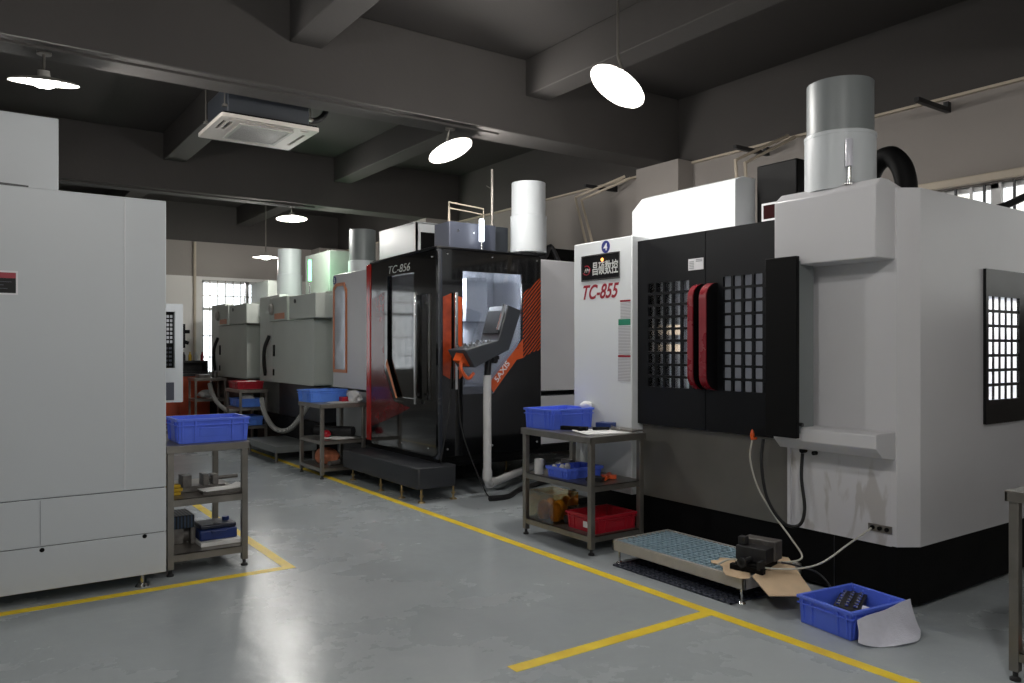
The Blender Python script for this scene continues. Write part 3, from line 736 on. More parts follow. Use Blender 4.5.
single(MB().cyl((4.08,4.56,.54),(4.22,4.66,.54),.022).obox((4.18,4.62,.535),(.05,.12,.03),(0,0,.8)), 'orange_grip_tool', M['orange'], 'orange gripped tool on the middle shelf of the TC-855 bench', 'tool')
single(MB().obox((4.05,4.60,.533),(.10,.10,.03),(0,0,.4)).cyl((3.96,4.62,.535),(4.06,4.70,.535),.018), 'clamp', M['darkmetal'], 'black clamp in front of the low blue tray', 'clamp')
jar = thing('parts_box', (3.97,5.06,.14), 'clear box of amber parts on the bottom shelf of the TC-855 bench', 'box')
build(plate(rect(-.13,.13,-.16,.16), [rect(-.125,.125,-.155,.155)], 'z', 0, .24), 'tub', glass('clear_tub', (235,232,215), .1), jar, local=True)
for i,(dx,dy,s) in enumerate(((-.04,-.08,.05),(.05,-.02,.06),(-.05,.06,.055),(.04,.09,.05))):
    build(MB().blob((dx,dy,.075),(s,s*1.1,.09),20+i,.12), 'amber_bag', M['amber'], jar, local=True)
c2 = crate(.42, .34, .13, M['redplastic'], 'red plastic crate on the bottom shelf of the TC-855 bench')
c2.location = (4.12, 4.64, .14)
lb = build(B(-.206,-.2,-.09,-.03,.035,.08), 'white_label', M['signwhite'], c2, local=True); lb.location = (-.008,.0,0)
md = MB().cyl((3.94,4.86,.185),(4.10,4.87,.185),.035).box(4.05,4.25,4.84,4.98,.14,.26).box(4.13,4.3,5.0,5.15,.14,.30)
single(md, 'motor', M['darkmetal'], 'dark motor lying behind the red crate', 'motor', bevel=.004)
single(MB().box(4.13,4.33,5.04,5.24,.515,.58).box(4.16,4.22,5.08,5.2,.58,.61), 'fixture_block', M['machined'], 'grey machined block at the back of the middle shelf', 'block', bevel=.004)

# ================================================================ step platform, vise, cardboard, floor crate
stp = thing('step_platform', (4.12,3.64,0), 'low steel step with blue-grey grating in front of the TC-855 machine', 'step')
build(MB().box(3.85,4.42,3.05,3.07,.09,.165).box(3.85,4.42,4.20,4.22,.09,.165).box(3.85,3.87,3.05,4.22,.09,.165).box(4.40,4.42,3.05,4.22,.09,.165), 'frame', M['steel2'], stp, bevel=.003)
build(B(3.87,4.40,3.07,4.20,.135,.142), 'tray_floor', M['tealbed'], stp)
gt = MB()
x = 3.89
while x < 4.39: gt.box(x,x+.010,3.07,4.20,.15,.162); x += .048
y = 3.09
while y < 4.19: gt.box(3.87,4.40,y,y+.012,.148,.160); y += .048
build(gt, 'grating', M['tealgrate'], stp)
for x in (3.875, 4.395):
    for y in (3.09, 4.17):
        build(MB().cyl((x,y,.012),(x,y,.12),.008,n=10).cyl((x,y,0),(x,y,.012),.026,.018,n=14), 'foot', M['chrome'], stp)
mt = MB()
x = 3.79
while x < 4.40: mt.box(x,x+.012,3.10,4.14,0.001,.012); x += .045
y = 3.10
while y < 4.14: mt.box(3.79,4.40,y,y+.012,0.001,.012); y += .045
single(mt, 'rubber_mat', M['slate'], 'open grid black rubber mat under the steel step', 'mat')

def card(pts, z, th, label, tilt=None):
    mb = MB().prism(pts, 'z', z, z+th)
    if tilt:
        ax, az, k = tilt
        mb.v = [(v[0], v[1], v[2]+(v[1]-ax)*k) for v in mb.v]
    return single(mb, 'cardboard_sheet', M['cardboard'], label, 'cardboard', smooth=False)
card([(3.94,3.38),(3.98,3.42),(4.02,3.395),(4.08,3.43),(4.13,3.37),(4.08,3.24),(4.0,3.12),(3.86,3.02),(3.81,3.05),(3.80,3.15),(3.86,3.22),(3.93,3.28),(3.95,3.33)], .168, .004, 'torn cardboard piece on the step under the vise')
card([(3.90,3.03),(4.30,3.18),(4.38,3.12),(4.07,2.72),(3.79,2.83)], .175, .005, 'cardboard sheet sticking out past the step beside the vise', (3.06,0,.22))
vs = thing('machine_vise', (4.08,3.14,.172), 'dark machine vise standing on cardboard at the end of the step', 'vise', rz=.2)
build(MB().box(-.13,.13,-.08,.08,.0,.05).box(-.14,-.10,-.11,.11,0,.035), 'vise_base', M['blackmatt'], vs, bevel=.004, local=True)
build(MB().box(.03,.13,-.11,.11,.05,.17), 'fixed_jaw', M['machined'], vs, bevel=.004, local=True)
build(MB().box(-.08,.03,-.10,.10,.05,.14).box(-.05,.0,.05,.10,.14,.19), 'moving_jaw', M['darkmetal'], vs, bevel=.004, local=True)
build(MB().cyl((-.20,0,.07),(-.08,0,.07),.016).cyl((-.20,0,.07),(-.18,0,.07),.03), 'screw', M['darkmetal'], vs, local=True)
build(MB().box(-.16,-.09,-.10,-.08,.03,.08), 'side_clamp', M['rubber'], vs, local=True)
c3 = crate(.44, .35, .155, M['blue'], 'blue plastic crate on the floor beneath the white machine corner')
c3.location = (4.074, 2.493, 0.001); c3.rotation_euler = (0,0,-.13)
pb = thing('parts_tray', (4.13,2.53,.015), 'perforated black tray of round parts inside the floor crate', 'tray')
build(MB().obox((.04,.03,.05),(.22,.14,.09),(.05,-.15,.35)), 'tray_body', M['darkmetal'], pb, bevel=.003, local=True)
dm = MB()
for i in range(6):
    for j in range(3):
        R = Matrix.Rotation(.35,3,'Z') @ Matrix.Rotation(-.15,3,'Y')
        p = R @ Vector((-.09+i*.036, -.045+j*.045, .048)); dm.lathe([(0,.0),(.013,0),(.012,.008),(0,.010)], (.04+p.x,.03+p.y,.05+p.z), 12)
dmo = build(dm, 'round_part', M['chrome'], pb, local=True); dmo['kind'] = 'stuff'
papers(4.03, 2.45, .05, .26, .18, -.13, 'folded pale foam sheets lying in the floor crate', M['foam'], 4, .03)
def foamf(u, v):
    # lies against the side under the rim, bellies out and curls onto the floor
    tx, ty, tz = 3.835+.43*u, 2.318-.052*u, .12+.045*u
    bx = 3.80+.43*u; by = 2.30-.12*math.sin(PI*(.05+.75*u))-.02*u
    k = v**1.7
    z = tz*(1-v)**1.25+.004+.004*math.sin(9*u+3*v)
    e_ = 1-.22*abs(2*u-1)**5
    z = tz*(1-v*e_)**1.25+.004+.004*math.sin(9*u+3*v)
    return (tx+(bx-tx)*v, ty+(by-ty)*k*e_-.012*math.sin(PI*v)-.03*u*v*v, z)
single(MB().surf(foamf, 16, 20, .004), 'foam_sheet', M['foam'], 'pale lilac foam sheet spilling from the floor crate onto the floor', 'foam')

# near bench corner at the right edge of the picture
bench(4.0, 4.9, .95, 1.66, .885, (.14,), 'steel bench whose leg stands at the right edge of the view')
single(MB().obox((4.10,1.60,.16),(.05,.05,.04),(0,0,.4)), 'orange_rag', M['rag'], 'orange scrap on the bottom shelf of the bench at the right edge', 'rag')

# ================================================================ TC-856 machining centre
t = thing('machining_centre', (4.9,8.5,0), 'black machining centre marked TC-856 with orange hatching and tall windows', 'machine', 'machining centres')
XA, YA = 3.99, 7.03; ZL, ZT = .42, 2.58
pl = MB().prism([(3.68,8.72),(3.68,6.90),(3.70,6.87),(4.12,6.87),(4.16,6.93),(4.16,8.0),(5.9,8.0),(5.9,9.9),(4.1,9.9),(4.1,8.72)], 'z', .144, .355)
build(pl, 'platform', M['darkgrey'], t, bevel=.01)
build(B(4.05,5.95,7.10,9.9,.355,ZL+.02), 'plinth', M['blackmatt'], t)
for (x, y) in ((3.76,6.93),(3.72,7.28),(3.72,7.77),(3.76,8.6),(4.13,6.93),(4.7,8.1),(5.6,8.1),(5.6,9.7)):
    build(MB().cyl((x,y,.012),(x,y,.15),.011,n=10).cyl((x,y,0),(x,y,.014),.04,.03,n=16).cyl((x,y,.06),(x,y,.075),.022,n=6), 'levelling_foot', mat('brass_foot',(150,130,90),.4,metal=.6) if 'bf' not in M else M['bf'], t)
# aisle face: polygonal opening
ho = [(8.17,2.37),(7.50,2.37),(7.50,.98),(7.30,.93),(7.92,.93),(8.17,1.36)]
ho = [(8.17,2.37),(7.52,2.37),(7.52,1.0),(7.92,1.0),(8.17,1.36)]
h2 = rect(7.12,7.46,1.0,2.12)
af = build(plate(rrect(YA+.01,8.60,ZL,ZT,.05), [ho, h2], 'x', XA, .03), 'front_door', M['gloss'], t)
build(B(XA+.032,XA+.038,7.08,8.25,.95,2.40), 'window_pane', M['glass'], af)
rt = build(B(XA-.012,XA+.05,8.60,8.72,ZL+.03,ZT-.03), 'red_edge_trim', M['redgloss'], t, bevel=.01); rt['label'] = 'glossy red vertical edge trim'
rp = build(plate([(8.59,.62),(8.59,2.13),(8.25,2.2),(8.25,1.3),(8.0,.95),(7.6,.9),(8.2,.72)], [], 'x', XA-.003, .002), 'red_panel', M['redgloss'], af); rp['label'] = 'dark red graphic on the black door'
rp.data.materials[0] = mat('dark_red_film', (92, 18, 20), .15, var=.2, scale=5)
rp2 = build(plate([(8.20,1.36),(7.95,.99),(7.91,.99),(8.17,1.42)], [], 'x', XA-.005, .002), 'pale_stripe', M['orangetrim'], af)
build(B(XA+.045,XA+.05,7.12,7.46,1.0,1.72), 'red_guard', mat('dark_red_guard',(110,16,22),.2,var=.15), af)
text('TC-856', 'X', (XA-.002, 8.13, 2.395), .52, .085, 'model_lettering', M['lettersilver'], af, shear=.25, bold=-.005)
hd = build(MB().box(XA-.06,XA-.035,7.385,7.42,.95,2.14).box(XA-.04,XA,7.39,7.415,2.02,2.05).box(XA-.04,XA,7.39,7.415,1.04,1.07), 'door_handle', M['chrome'], af, bevel=.004)
# corner post and -Y face
build(MB().prism([(XA,YA+.06),(XA+.01,YA+.02),(XA+.04,YA),(XA+.07,YA),(XA+.07,YA+.06)], 'z', ZL-.02, ZT+.01), 'corner_post', mat('dark_blue_grey_post',(36,40,48),.25), t)
hw = [(4.306,2.36),(5.073,2.36),(5.073,1.64),(4.70,1.06),(4.306,1.06)]
sf = build(plate(rrect(XA+.07,5.335,ZL,ZT,.04), [hw], 'y', YA, .03), 'side_door', M['gloss'], t)
build(B(4.28,5.10,YA+.032,YA+.038,1.03,2.39), 'window_pane', M['glass'], sf)
o = build(plate([(5.085,2.16),(5.18,2.22),(5.33,2.34),(5.33,1.53),(5.20,1.50),(5.085,1.44)], [], 'y', YA-.003, .002), 'hatched_film', M['hatch'], sf); o['label'] = 'orange and black hatched film'
o = build(plate([(5.085,1.65),(5.085,1.44),(5.0,1.42),(4.69,1.07),(4.655,1.14),(4.66,1.20)], [], 'y', YA-.004, .002), 'orange_stripe', M['orange'], sf); o['label'] = 'orange diagonal stripe with pale lettering'
text('5AXIS', 'Y', (4.745, YA-.0055, 1.175), .26, .065, 'stripe_lettering', M['signwhite'], sf, rot=.89, bold=.02)
o = build(plate([(4.065,2.08),(4.165,2.12),(4.165,1.22),(4.065,1.27)], [], 'y', YA-.003, .002), 'orange_film', mat('deep_orange_film',(150,58,30),.15,var=.35,scale=9), sf)
o = build(plate([(4.225,2.10),(4.295,2.08),(4.295,1.25),(4.225,1.20)], [], 'y', YA-.003, .002), 'orange_film', M['orange'], sf)
build(MB().box(4.18,4.215,YA-.06,YA-.035,1.12,2.13).box(4.187,4.208,YA-.04,YA,2.02,2.05).box(4.187,4.208,YA-.04,YA,1.18,1.21), 'door_handle', M['chrome'], sf, bevel=.004)
sc = MB()
for (x,z) in ((4.12,2.53),(4.68,2.53),(5.28,2.53),(4.12,.50),(4.68,.50),(5.28,.50)): sc.lathe([(0,0),(.013,0),(.010,.006),(0,.008)], (x,YA,z), 12, (0,-1,0))
build(sc, 'screw', M['chrome'], sf)
sc = MB()
for (y,z) in ((7.12,2.5),(8.4,.52),(7.2,.5),(7.8,.5)): sc.lathe([(0,0),(.013,0),(.010,.006),(0,.008)], (XA,y,z), 12, (-1,0,0))
build(sc, 'screw', M['chrome'], af)
build(MB().box(XA+.03,5.31,YA+.03,8.7,ZT-.03,ZT).tube([(XA+.005,8.58,ZT-.02),(XA-.005,7.10,ZT+.005),(XA+.01,YA+.02,ZT+.01),(XA+.08,YA-.002,ZT+.008),(5.3,YA-.002,ZT)], .016, 8), 'roof', M['black'], t)
# interior cabin
build(MB().box(5.28,5.31,YA+.04,8.9,.6,ZT-.04).box(XA+.08,5.3,8.62,8.66,.6,ZT-.04).box(XA+.08,5.3,YA+.05,8.62,.62,.66), 'inner_wall', M['inner'], t)
build(MB().box(4.75,5.28,7.9,8.4,1.55,2.5).cyl((4.85,7.75,1.85),(4.85,7.75,1.5),.10).box(4.7,5.0,7.6,8.0,1.85,2.35), 'spindle_head', M['inner'], t, bevel=.01)
build(MB().box(4.3,5.2,7.5,8.3,1.0,1.12).cyl((4.6,7.8,1.12),(4.6,7.8,1.24),.18).box(4.5,4.7,7.7,7.9,1.24,1.36), 'work_table', M['slate'], t, bevel=.006)
build(B(4.3,5.1,YA+.10,YA+.14,2.44,2.48), 'work_lamp', M['worklamp_cool'], t)
build(B(4.25,4.85,8.57,8.61,1.62,1.66), 'cable_track', M['blackmatt'], t)
# pale body further along the aisle and to the right
build(MB().box(4.05,5.9,8.73,9.92,1.03,2.52), 'rear_body', M['white'], t, bevel=.01)
build(MB().box(4.09,5.9,8.73,9.90,.44,1.0), 'lower_body', mat('pale_grey_lower_body',(178,180,180),.5), t)
build(B(5.34,6.6,7.10,8.73,1.06,2.56), 'right_body', M['white'], t, bevel=.01)
build(B(5.34,6.6,7.13,8.73,.45,1.0), 'right_lower_body', M['white'], t)
build(B(5.7,6.5,7.6,8.6,2.56,2.78), 'rear_duct_box', M['blackmatt'], t, bevel=.01)  # plain dark box at the back of the roof
ow = build(plate([(9.45,1.23),(9.88,1.23),(9.89,1.30),(9.89,2.34),(9.80,2.40),(9.53,2.40),(9.45,2.30)], [[(9.49,1.27),(9.85,1.27),(9.85,2.31),(9.78,2.36),(9.55,2.36),(9.49,2.27)]], 'x', 4.035, .015), 'window_trim', M['orangetrim'], t); ow['label'] = 'orange outlined rounded window frame'
build(B(4.044,4.048,9.48,9.86,1.26,2.37), 'window_pane', mat('pale_window_pane',(176,182,192),.08,metal=.3), ow)
nd = build(MB().lathe([(0,0),(.055,0),(.055,.003),(0,.003)], (4.05,9.86,2.445), 24, (-1,0,0)), 'number_disc', M['blue_sign'], t); nd['label'] = 'small round blue number disc'
nd.scale = (1,1,1)
text('5', 'X', (4.046, 9.885, 2.415), .04, .06, 'numeral', M['signwhite'], nd, bold=.02)
# roof equipment
rc = build(B(4.42,5.04,7.5,7.84,ZT,2.96), 'roof_cabinet', M['slate'], t, bevel=.008)
build(MB().lathe([(0,0),(.014,0),(.010,.008),(0,.01)], (4.53,7.5,2.86), 12, (0,-1,0)).lathe([(0,0),(.014,0),(.010,.008),(0,.01)], (4.74,7.5,2.85), 12, (0,-1,0)), 'screw', M['chrome'], rc)
build(B(5.04,5.28,7.6,7.84,ZT,2.97), 'side_cabinet', M['pend'], t, bevel=.006)
wc = build(MB().box(4.9,5.35,9.18,9.20,2.54,3.21).box(4.9,4.93,9.18,10.3,2.54,3.21).box(5.32,5.35,9.18,10.3,2.54,3.21).box(4.9,5.35,10.28,10.3,2.54,3.21).box(4.9,5.35,9.18,10.3,3.20,3.22), 'column_cover', M['whitepanel'], t)
build(B(4.97,5.30,9.165,9.18,2.80,3.085), 'cover_opening', M['blackmatt'], wc)
build(MB().cyl((5.03,7.56,2.95),(5.03,7.56,3.62),.018,n=12).cyl((5.0,7.56,3.4),(4.95,7.56,3.42),.006,n=8), 'mast', M['steel'], t)
build(MB().tube([(4.53,7.7,2.95),(4.53,7.7,3.21),(5.0,7.7,3.18),(5.0,7.7,2.97)], .010, 8).tube([(4.56,7.73,2.95),(4.56,7.73,3.15),(5.0,7.73,3.12)], .008, 8), 'conduit_loop', M['conduit'], t)
drum((5.42,7.38), M['zinclight'], M['zinclight'], .212, 2.66, 3.47, 'white drum with a stepped rim on top of the TC-856 machine')
single(MB().cyl((5.42,7.38,2.581),(5.42,7.38,2.66),.10).tube([(5.45,7.3,2.6),(5.6,7.3,2.62),(5.68,7.3,2.75),(5.8,7.3,2.58)], .03, smooth=5), 'drum_mount', M['darkmetal'], 'dark mounting collar under the white drum with a short pipe', 'bracket')
beacon((4.78,7.40), 2.58, .42, M['worklamp_cool'], 'bright white beacon in front of the slate roof cabinet', .028)
# operator pendant on a white pipe post
t = thing('operator_pendant', (4.43,6.75,0), 'slate L-shaped operator console on a white pipe stand beside the TC-856 machine', 'console')
pp = MB().tube([(4.43,6.75,1.27),(4.43,6.75,.30),(4.43,6.75,.19),(4.47,6.777,.145),(4.56,6.835,.14),(5.85,7.68,.14)], .042, 20)
build(pp, 'pipe_post', M['pvc'], t)
build(MB().cyl((4.43,6.75,.20),(4.43,6.75,.30),.05,n=20).cyl((4.47,6.775,.145),(4.56,6.835,.145),.05,n=20), 'elbow_joint', M['pvc'], t)
prof = [(4.02,1.53),(4.135,1.355),(4.47,1.50),(4.545,1.53),(4.70,1.935),(4.53,1.985),(4.41,1.625)]
hs = build(MB().prism(prof, 'y', 6.52, 6.86), 'console_housing', M['pend'], t, bevel=.008)
build(MB().obox((4.46,6.69,1.815),(.012,.28,.24),(0,.29,0)), 'screen', M['blackmatt'], hs)
build(MB().prism([(4.44,1.73),(4.52,1.99),(4.50,1.995),(4.42,1.735)], 'y', 6.54, 6.57), 'screen_bezel', M['chrome'], hs)
kk = MB()
for i, (x, z) in enumerate(((4.10,1.565),(4.18,1.585),(4.26,1.60),(4.34,1.62))):
    for y in (6.58, 6.68, 6.78): kk.cyl((x,y,z-.03),(x-.01,y,z+.012),.014+.004*(i%2),n=12)
build(kk, 'control_knob', M['chrome'], hs)
build(MB().cyl((4.45,6.75,1.50),(4.43,6.75,1.25),.035).box(4.38,4.56,6.72,6.78,1.43,1.47).cyl((4.5,6.70,1.42),(4.5,6.80,1.42),.03), 'mounting_joint', M['darkmetal'], t)
build(MB().obox((4.08,6.66,1.44),(.13,.12,.10),(0,.5,.1)).tube([(4.06,6.62,1.45),(4.02,6.6,1.35),(4.10,6.6,1.25),(4.17,6.6,1.3)], .018, smooth=5), 'handwheel_pendant', M['orange'], t)
single(MB().tube([(4.10,6.78,1.33),(4.12,6.80,1.0),(4.16,6.80,.7),(4.28,6.77,.35),(4.40,6.72,.06),(4.48,6.74,.015)], .007, 8, smooth=8), 'thin_cable', M['rubber'], 'thin black cable hanging from the console to the floor', 'cable')
single(MB().tube([(4.05,6.83,1.36),(4.04,6.85,1.0),(4.0,6.86,.7),(3.97,6.90,.42),(4.0,6.95,.37)], .008, 8, smooth=8), 'control_cable', M['rubber'], 'black cable running down the TC-856 corner post', 'cable')
single(MB().tube([(4.36,6.60,.03),(4.6,6.62,.02),(4.9,6.85,.02),(5.3,7.02,.03),(5.7,7.05,.08)], .028, 12, smooth=8), 'floor_hose', M['rubber'], 'thick black hose on the floor under the white pipe', 'hose')

# ================================================================ bench 3 (beside TC-856) and load
bench(3.46, 4.03, 8.84, 9.56, .885, (.45, .13), 'steel bench with a pale blue crate in front of the orange framed window')
c4 = crate(.50, .33, .15, M['blue2'], 'faded blue crate on the bench in front of the orange framed window')
c4.location = (3.69, 9.38, .886); c4.rotation_euler = (0,0,.12)
papers(3.78, 8.98, .885, .20, .30, 1.5, 'white papers on the bench beside the faded blue crate', curl=0)
single(MB().box(3.80,3.93,9.02,9.12,.886,.95), 'storage_box', M['redplastic'], 'small red box beside the faded blue crate', 'box', bevel=.004)
single(MB().blob((3.93,8.95,.95),(.08,.10,.09),3,.35), 'plastic_bag', M['bag'], 'crumpled clear plastic bag at the end of the far bench', 'bag')
single(MB().cyl((3.6,9.36,.53),(3.92,8.96,.53),.06,n=18), 'roller', M['rubber'], 'thick black roller on the middle shelf of the far bench', 'roller')
single(MB().blob((3.64,9.12,.50),(.05,.05,.05),9,.2), 'rag', M['redplastic'], 'small red cloth on the middle shelf of the far bench', 'rag')
papers(3.75, 9.0, .451, .25, .3, .3, 'white sheets on the middle shelf of the far bench', curl=0)
single(MB().blob((3.68,9.22,.215),(.14,.20,.11),11,.2), 'rag_bag', M['rag'], 'orange brown bag on the bottom shelf of the far bench', 'bag')
single(MB().box(3.8,3.95,8.9,9.1,.131,.2).cyl((3.6,8.95,.16),(3.75,9.0,.16),.03), 'fixture_block', M['machined'], 'grey fixture on the bottom shelf of the far bench', 'block', bevel=.004)

# ================================================================ grey-green machines further down the row
def far_machine(label):
    t = thing('machining_centre', (5.1,11.95,0), label, 'machine', 'machining centres')
    build(B(4.08,6.3,10.5,13.28,.02,.5), 'base', M['blackmatt'], t)
    build(B(4.12,6.3,10.5,13.28,.5,1.0), 'lower_body', M['darkgrey'], t)
    build(B(4.26,6.3,10.48,13.28,1.0,2.36), 'body', M['greygreen'], t, bevel=.01)
    d = build(plate(rrect(10.478,12.26,1.02,1.96,.04), [], 'x', 4.0, .28), 'door_panel', M['greygreen'], t, bevel=.008)
    build(MB().box(3.985,4.0,12.16,12.20,1.12,1.22).box(3.985,4.0,12.14,12.2,1.42,1.60), 'latch', M['blackmatt'], d)
    cpn = build(MB().prism([(4.12,13.28),(4.12,12.28),(4.26,12.28),(4.26,13.28)], 'z', .5, 2.40), 'column_panel', M['greygreen2'], t, bevel=.008)
    build(MB().tube([(4.11,12.75,1.75),(4.05,12.8,1.55),(4.07,12.9,1.3),(4.11,12.95,1.1)], .03, smooth=5), 'cable_bundle', M['rubber'], cpn)
    h = build(B(3.9,4.5,10.16,11.2,1.965,2.30), 'upper_hood', M['greygreen'], t, bevel=.008)
    build(MB().lathe([(0,0),(.03,0),(.03,.01),(0,.01)], (3.9,10.95,2.22), 14, (-1,0,0)), 'lock', M['darkmetal'], h)
    nb = build(B(3.95,4.3,11.45,12.25,1.965,2.33), 'name_box', M['greygreen'], t, bevel=.006)
    s = build(B(3.944,3.95,11.55,12.0,1.99,2.08), 'name_sticker', M['orangetrim'], nb); s['label'] = 'small orange sticker'
    build(MB().lathe([(0,0),(.09,0),(.09,.02),(.07,.04),(0,.05)], (3.95,12.12,2.15), 16, (-1,0,0)), 'gauge', M['shade'], nb)
    cc = build(B(4.9,5.35,12.15,13.25,2.36,3.15), 'column_cover', mat('grey_cover_paint',(158,164,158),.5), t, bevel=.01)
    build(B(5.36,5.5,12.3,13.1,2.36,3.05), 'rear_box', M['darkgrey'], t)
    return t
mB = far_machine('grey-green machining centre behind the white TC-856 body, nearer of the grey-green pair')
mC = dup(mB, (5.1,15.08,0), label='grey-green machining centre closest to the far wall window')
for ch in kids(mC):
    if ch.name.startswith(('column_cover','rear_box')): ch.location.z -= .27
drum((5.05,11.2), M['zinc'], M['zinclight'], .215, 2.36, 3.36, 'green tinted grey drum on the nearer grey-green machine')
drum((4.78,13.7), M['zinclight'], M['zinclight'], .215, 2.36, 3.30, 'white drum on the farthest machine beside the far lamp')
beacon((4.55,12.1), 2.40, .56, M['greenlamp'], 'glowing green beacon in front of the tall grey-green column cover', .026)
beacon((4.45,15.3), 2.40, .40, M['whitebeacon'], 'slim white beacon on the farthest machine near the window', .02)
gl = bpy.data.lights.new('beacon_light','POINT'); gl.energy = 6; gl.color = (.25,1,.45); gl.shadow_soft_size = .05
go = bpy.data.objects.new('beacon_light', gl); COL.objects.link(go); go.location = (4.62,11.95,2.85)

# step, hose, rack between the far machines
st2 = thing('step_platform', (3.72,11.1,0), 'low grey step platform in front of the nearer grey-green machine', 'step')
build(B(3.45,4.03,10.45,11.75,.13,.22), 'deck', mat('grey_step_deck',(120,124,124),.5), st2, bevel=.006)
for x in (3.48, 4.0):
    for y in (10.5, 11.7): build(MB().cyl((x,y,0),(x,y,.14),.02,n=10), 'foot', M['steel'], st2)
single(MB().tube([(3.72,11.9,.78),(3.70,11.7,.58),(3.70,11.3,.40),(3.72,10.9,.38),(3.76,10.6,.48),(3.9,10.4,.78)], .036, 12, smooth=8), 'flexible_hose', M['flexsilver'], 'silver U-shaped flexible hose between the rack and the pale blue crate bench', 'hose')
single(MB().tube([(3.66,14.7,.9),(3.66,14.5,.72),(3.70,14.2,.55),(3.85,13.95,.45),(4.13,13.9,.6)], .038, 12, smooth=8), 'flexible_hose', M['flexsilver'], 'silver flexible hose below the farthest machine', 'hose')
bench(3.52, 3.95, 12.35, 13.1, .90, (.62,.33), 'narrow steel rack with a red crate on top beyond the silver hose', leg=.035)
c5 = crate(.40, .50, .12, M['redplastic'], 'red plastic crate on top of the far narrow rack')
c5.location = (3.73, 12.74, .901)
c6 = crate(.36, .50, .13, M['blue2'], 'pale blue crate on the middle shelf of the far narrow rack')
c6.location = (3.72, 12.72, .621)
c7 = crate(.36, .50, .14, M['blue2'], 'blue crate on the lower shelf of the far narrow rack')
c7.location = (3.73, 12.70, .331)
papers(3.73, 12.75, 1.0, .25, .3, .1, 'white sheets in the red crate on the far rack', curl=.01)
single(MB().blob((3.72,12.62,.76),(.10,.12,.07),31,.3), 'plastic_bag', M['bag'], 'crumpled clear bag in the middle crate of the far rack', 'bag')

# far orange tool bench, small rack, bottles
t = thing('tool_cabinet', (3.15,16.4,0), 'long orange tool cabinet against the far wall', 'cabinet')
build(B(2.3,4.0,16.05,16.75,.08,1.0), 'body', M['orangecab'], t, bevel=.008)
build(B(2.28,4.02,16.02,16.78,1.0,1.05), 'work_top', M['darkgrey'], t, bevel=.004)
for i in range(3):
    d = build(B(2.33+i*.56,2.85+i*.56,16.035,16.05,.14,.95), 'door', M['orangecab'], t, bevel=.004)
    build(B(2.78+i*.56,2.80+i*.56,16.015,16.035,.5,.7), 'handle', M['darkmetal'], d)
single(MB().box(3.3,4.0,16.2,16.6,1.05,1.09).box(3.3,4.0,16.55,16.6,1.05,1.3).box(3.3,4.0,16.2,16.6,1.26,1.30).box(3.3,3.33,16.2,16.6,1.05,1.3).box(3.97,4.0,16.2,16.6,1.05,1.3), 'tool_rack', M['darkmetal'], 'dark open tool rack on the orange cabinet', 'rack')
cols = ('whitebeacon','amber','darkmetal','yellowtool','pvc','redplastic')
nm = ('white bottle at the left end of the tool rack','amber bottle on the tool rack beside the white one','black bottle in the middle of the tool rack','yellow bottle on the tool rack','pale bottle on the tool rack near the window','red bottle at the right end of the tool rack')
for i, c in enumerate(cols):
    single(MB().lathe([(0,0),(.03,0),(.032,.1),(.014,.14),(.014,.17),(0,.17)], (3.36+i*.115,16.4,1.30), 14), 'bottle', M[c], nm[i], 'bottle', 'bottles on the far tool rack')
bench(3.45, 4.0, 14.9, 15.4, 1.0, (.62,.3), 'dark narrow rack of parts in front of the orange cabinet', leg=.035)
single(MB().box(3.55,3.75,15.0,15.3,1.0,1.06).cyl((3.85,15.1,1.0),(3.85,15.1,1.12),.05), 'fixture_block', M['machined'], 'grey fixture on top of the dark narrow rack', 'block')
single(MB().blob((3.7,15.1,.70),(.15,.15,.08),41,.3), 'plastic_bag', M['bag'], 'clear bag on the middle shelf of the dark narrow rack', 'bag')
# wall pipe
single(MB().tube([(3.965,Y1-.065,.3),(3.965,Y1-.065,3.76)], .03, 10), 'wall_pipe', M['conduit'], 'vertical pipe on the far wall left of the window', 'pipe')

# ================================================================ left silver machine and neighbours
t = thing('machine_cabinet', (.1,6.6,0), 'large silver grey machine enclosure filling the left side', 'machine', 'left row machines')
LX0, LX1, LY = -1.9, 1.095, 5.5
build(B(LX0,LX1,LY,7.7,.64,2.513), 'upper_panel', M['leftgrey'], t, bevel=.006)
build(B(LX0,LX1,LY-.001,7.7,.352,.636), 'middle_panel', M['leftgrey'], t, bevel=.004)
build(B(LX0,LX1,LY-.002,7.7,.085,.348), 'skirt_panel', M['leftgrey'], t, bevel=.004)
build(B(LX0+.01,LX1-.01,LY+.01,7.69,.34,.65), 'inner_frame', M['darkgrey'], t)
build(B(LX0,LX1,LY+.35,7.6,.01,.085), 'plinth', M['blackmatt'], t)
build(MB().box(.847,.851,LY-.003,LY,.65,2.50), 'panel_seam', M['signwhite'], t)
build(MB().box(.385,.387,LY-.003,LY,.36,.63), 'panel_joint', M['slate'], t)
sc = MB()
for (x,z) in ((.395,.33),(.965,.335)): sc.lathe([(0,0),(.014,0),(.012,.004),(0,.005)], (x,LY-.002,z), 12, (0,-1,0))
build(sc, 'screw', M['blackmatt'], t)
for x in (.96, -.4, -1.4):
    build(MB().cyl((x,LY+.06,.012),(x,LY+.06,.09),.012,n=10).cyl((x,LY+.06,0),(x,LY+.06,.02),.042,.028,n=16), 'levelling_foot', M['chrome'], t)
lb = build(B(-.02,.262,LY-.003,LY,1.875,1.995), 'rating_label', M['black'], t); lb['label'] = 'black rating label with a red header and white border'
build(plate(rect(-.03,.272,1.865,2.007), [], 'y', LY-.0015, .0015), 'label_border', M['signwhite'], lb)
build(B(-.02,.262,LY-.005,LY-.003,1.963,1.996), 'label_header', M['letterred'], lb)
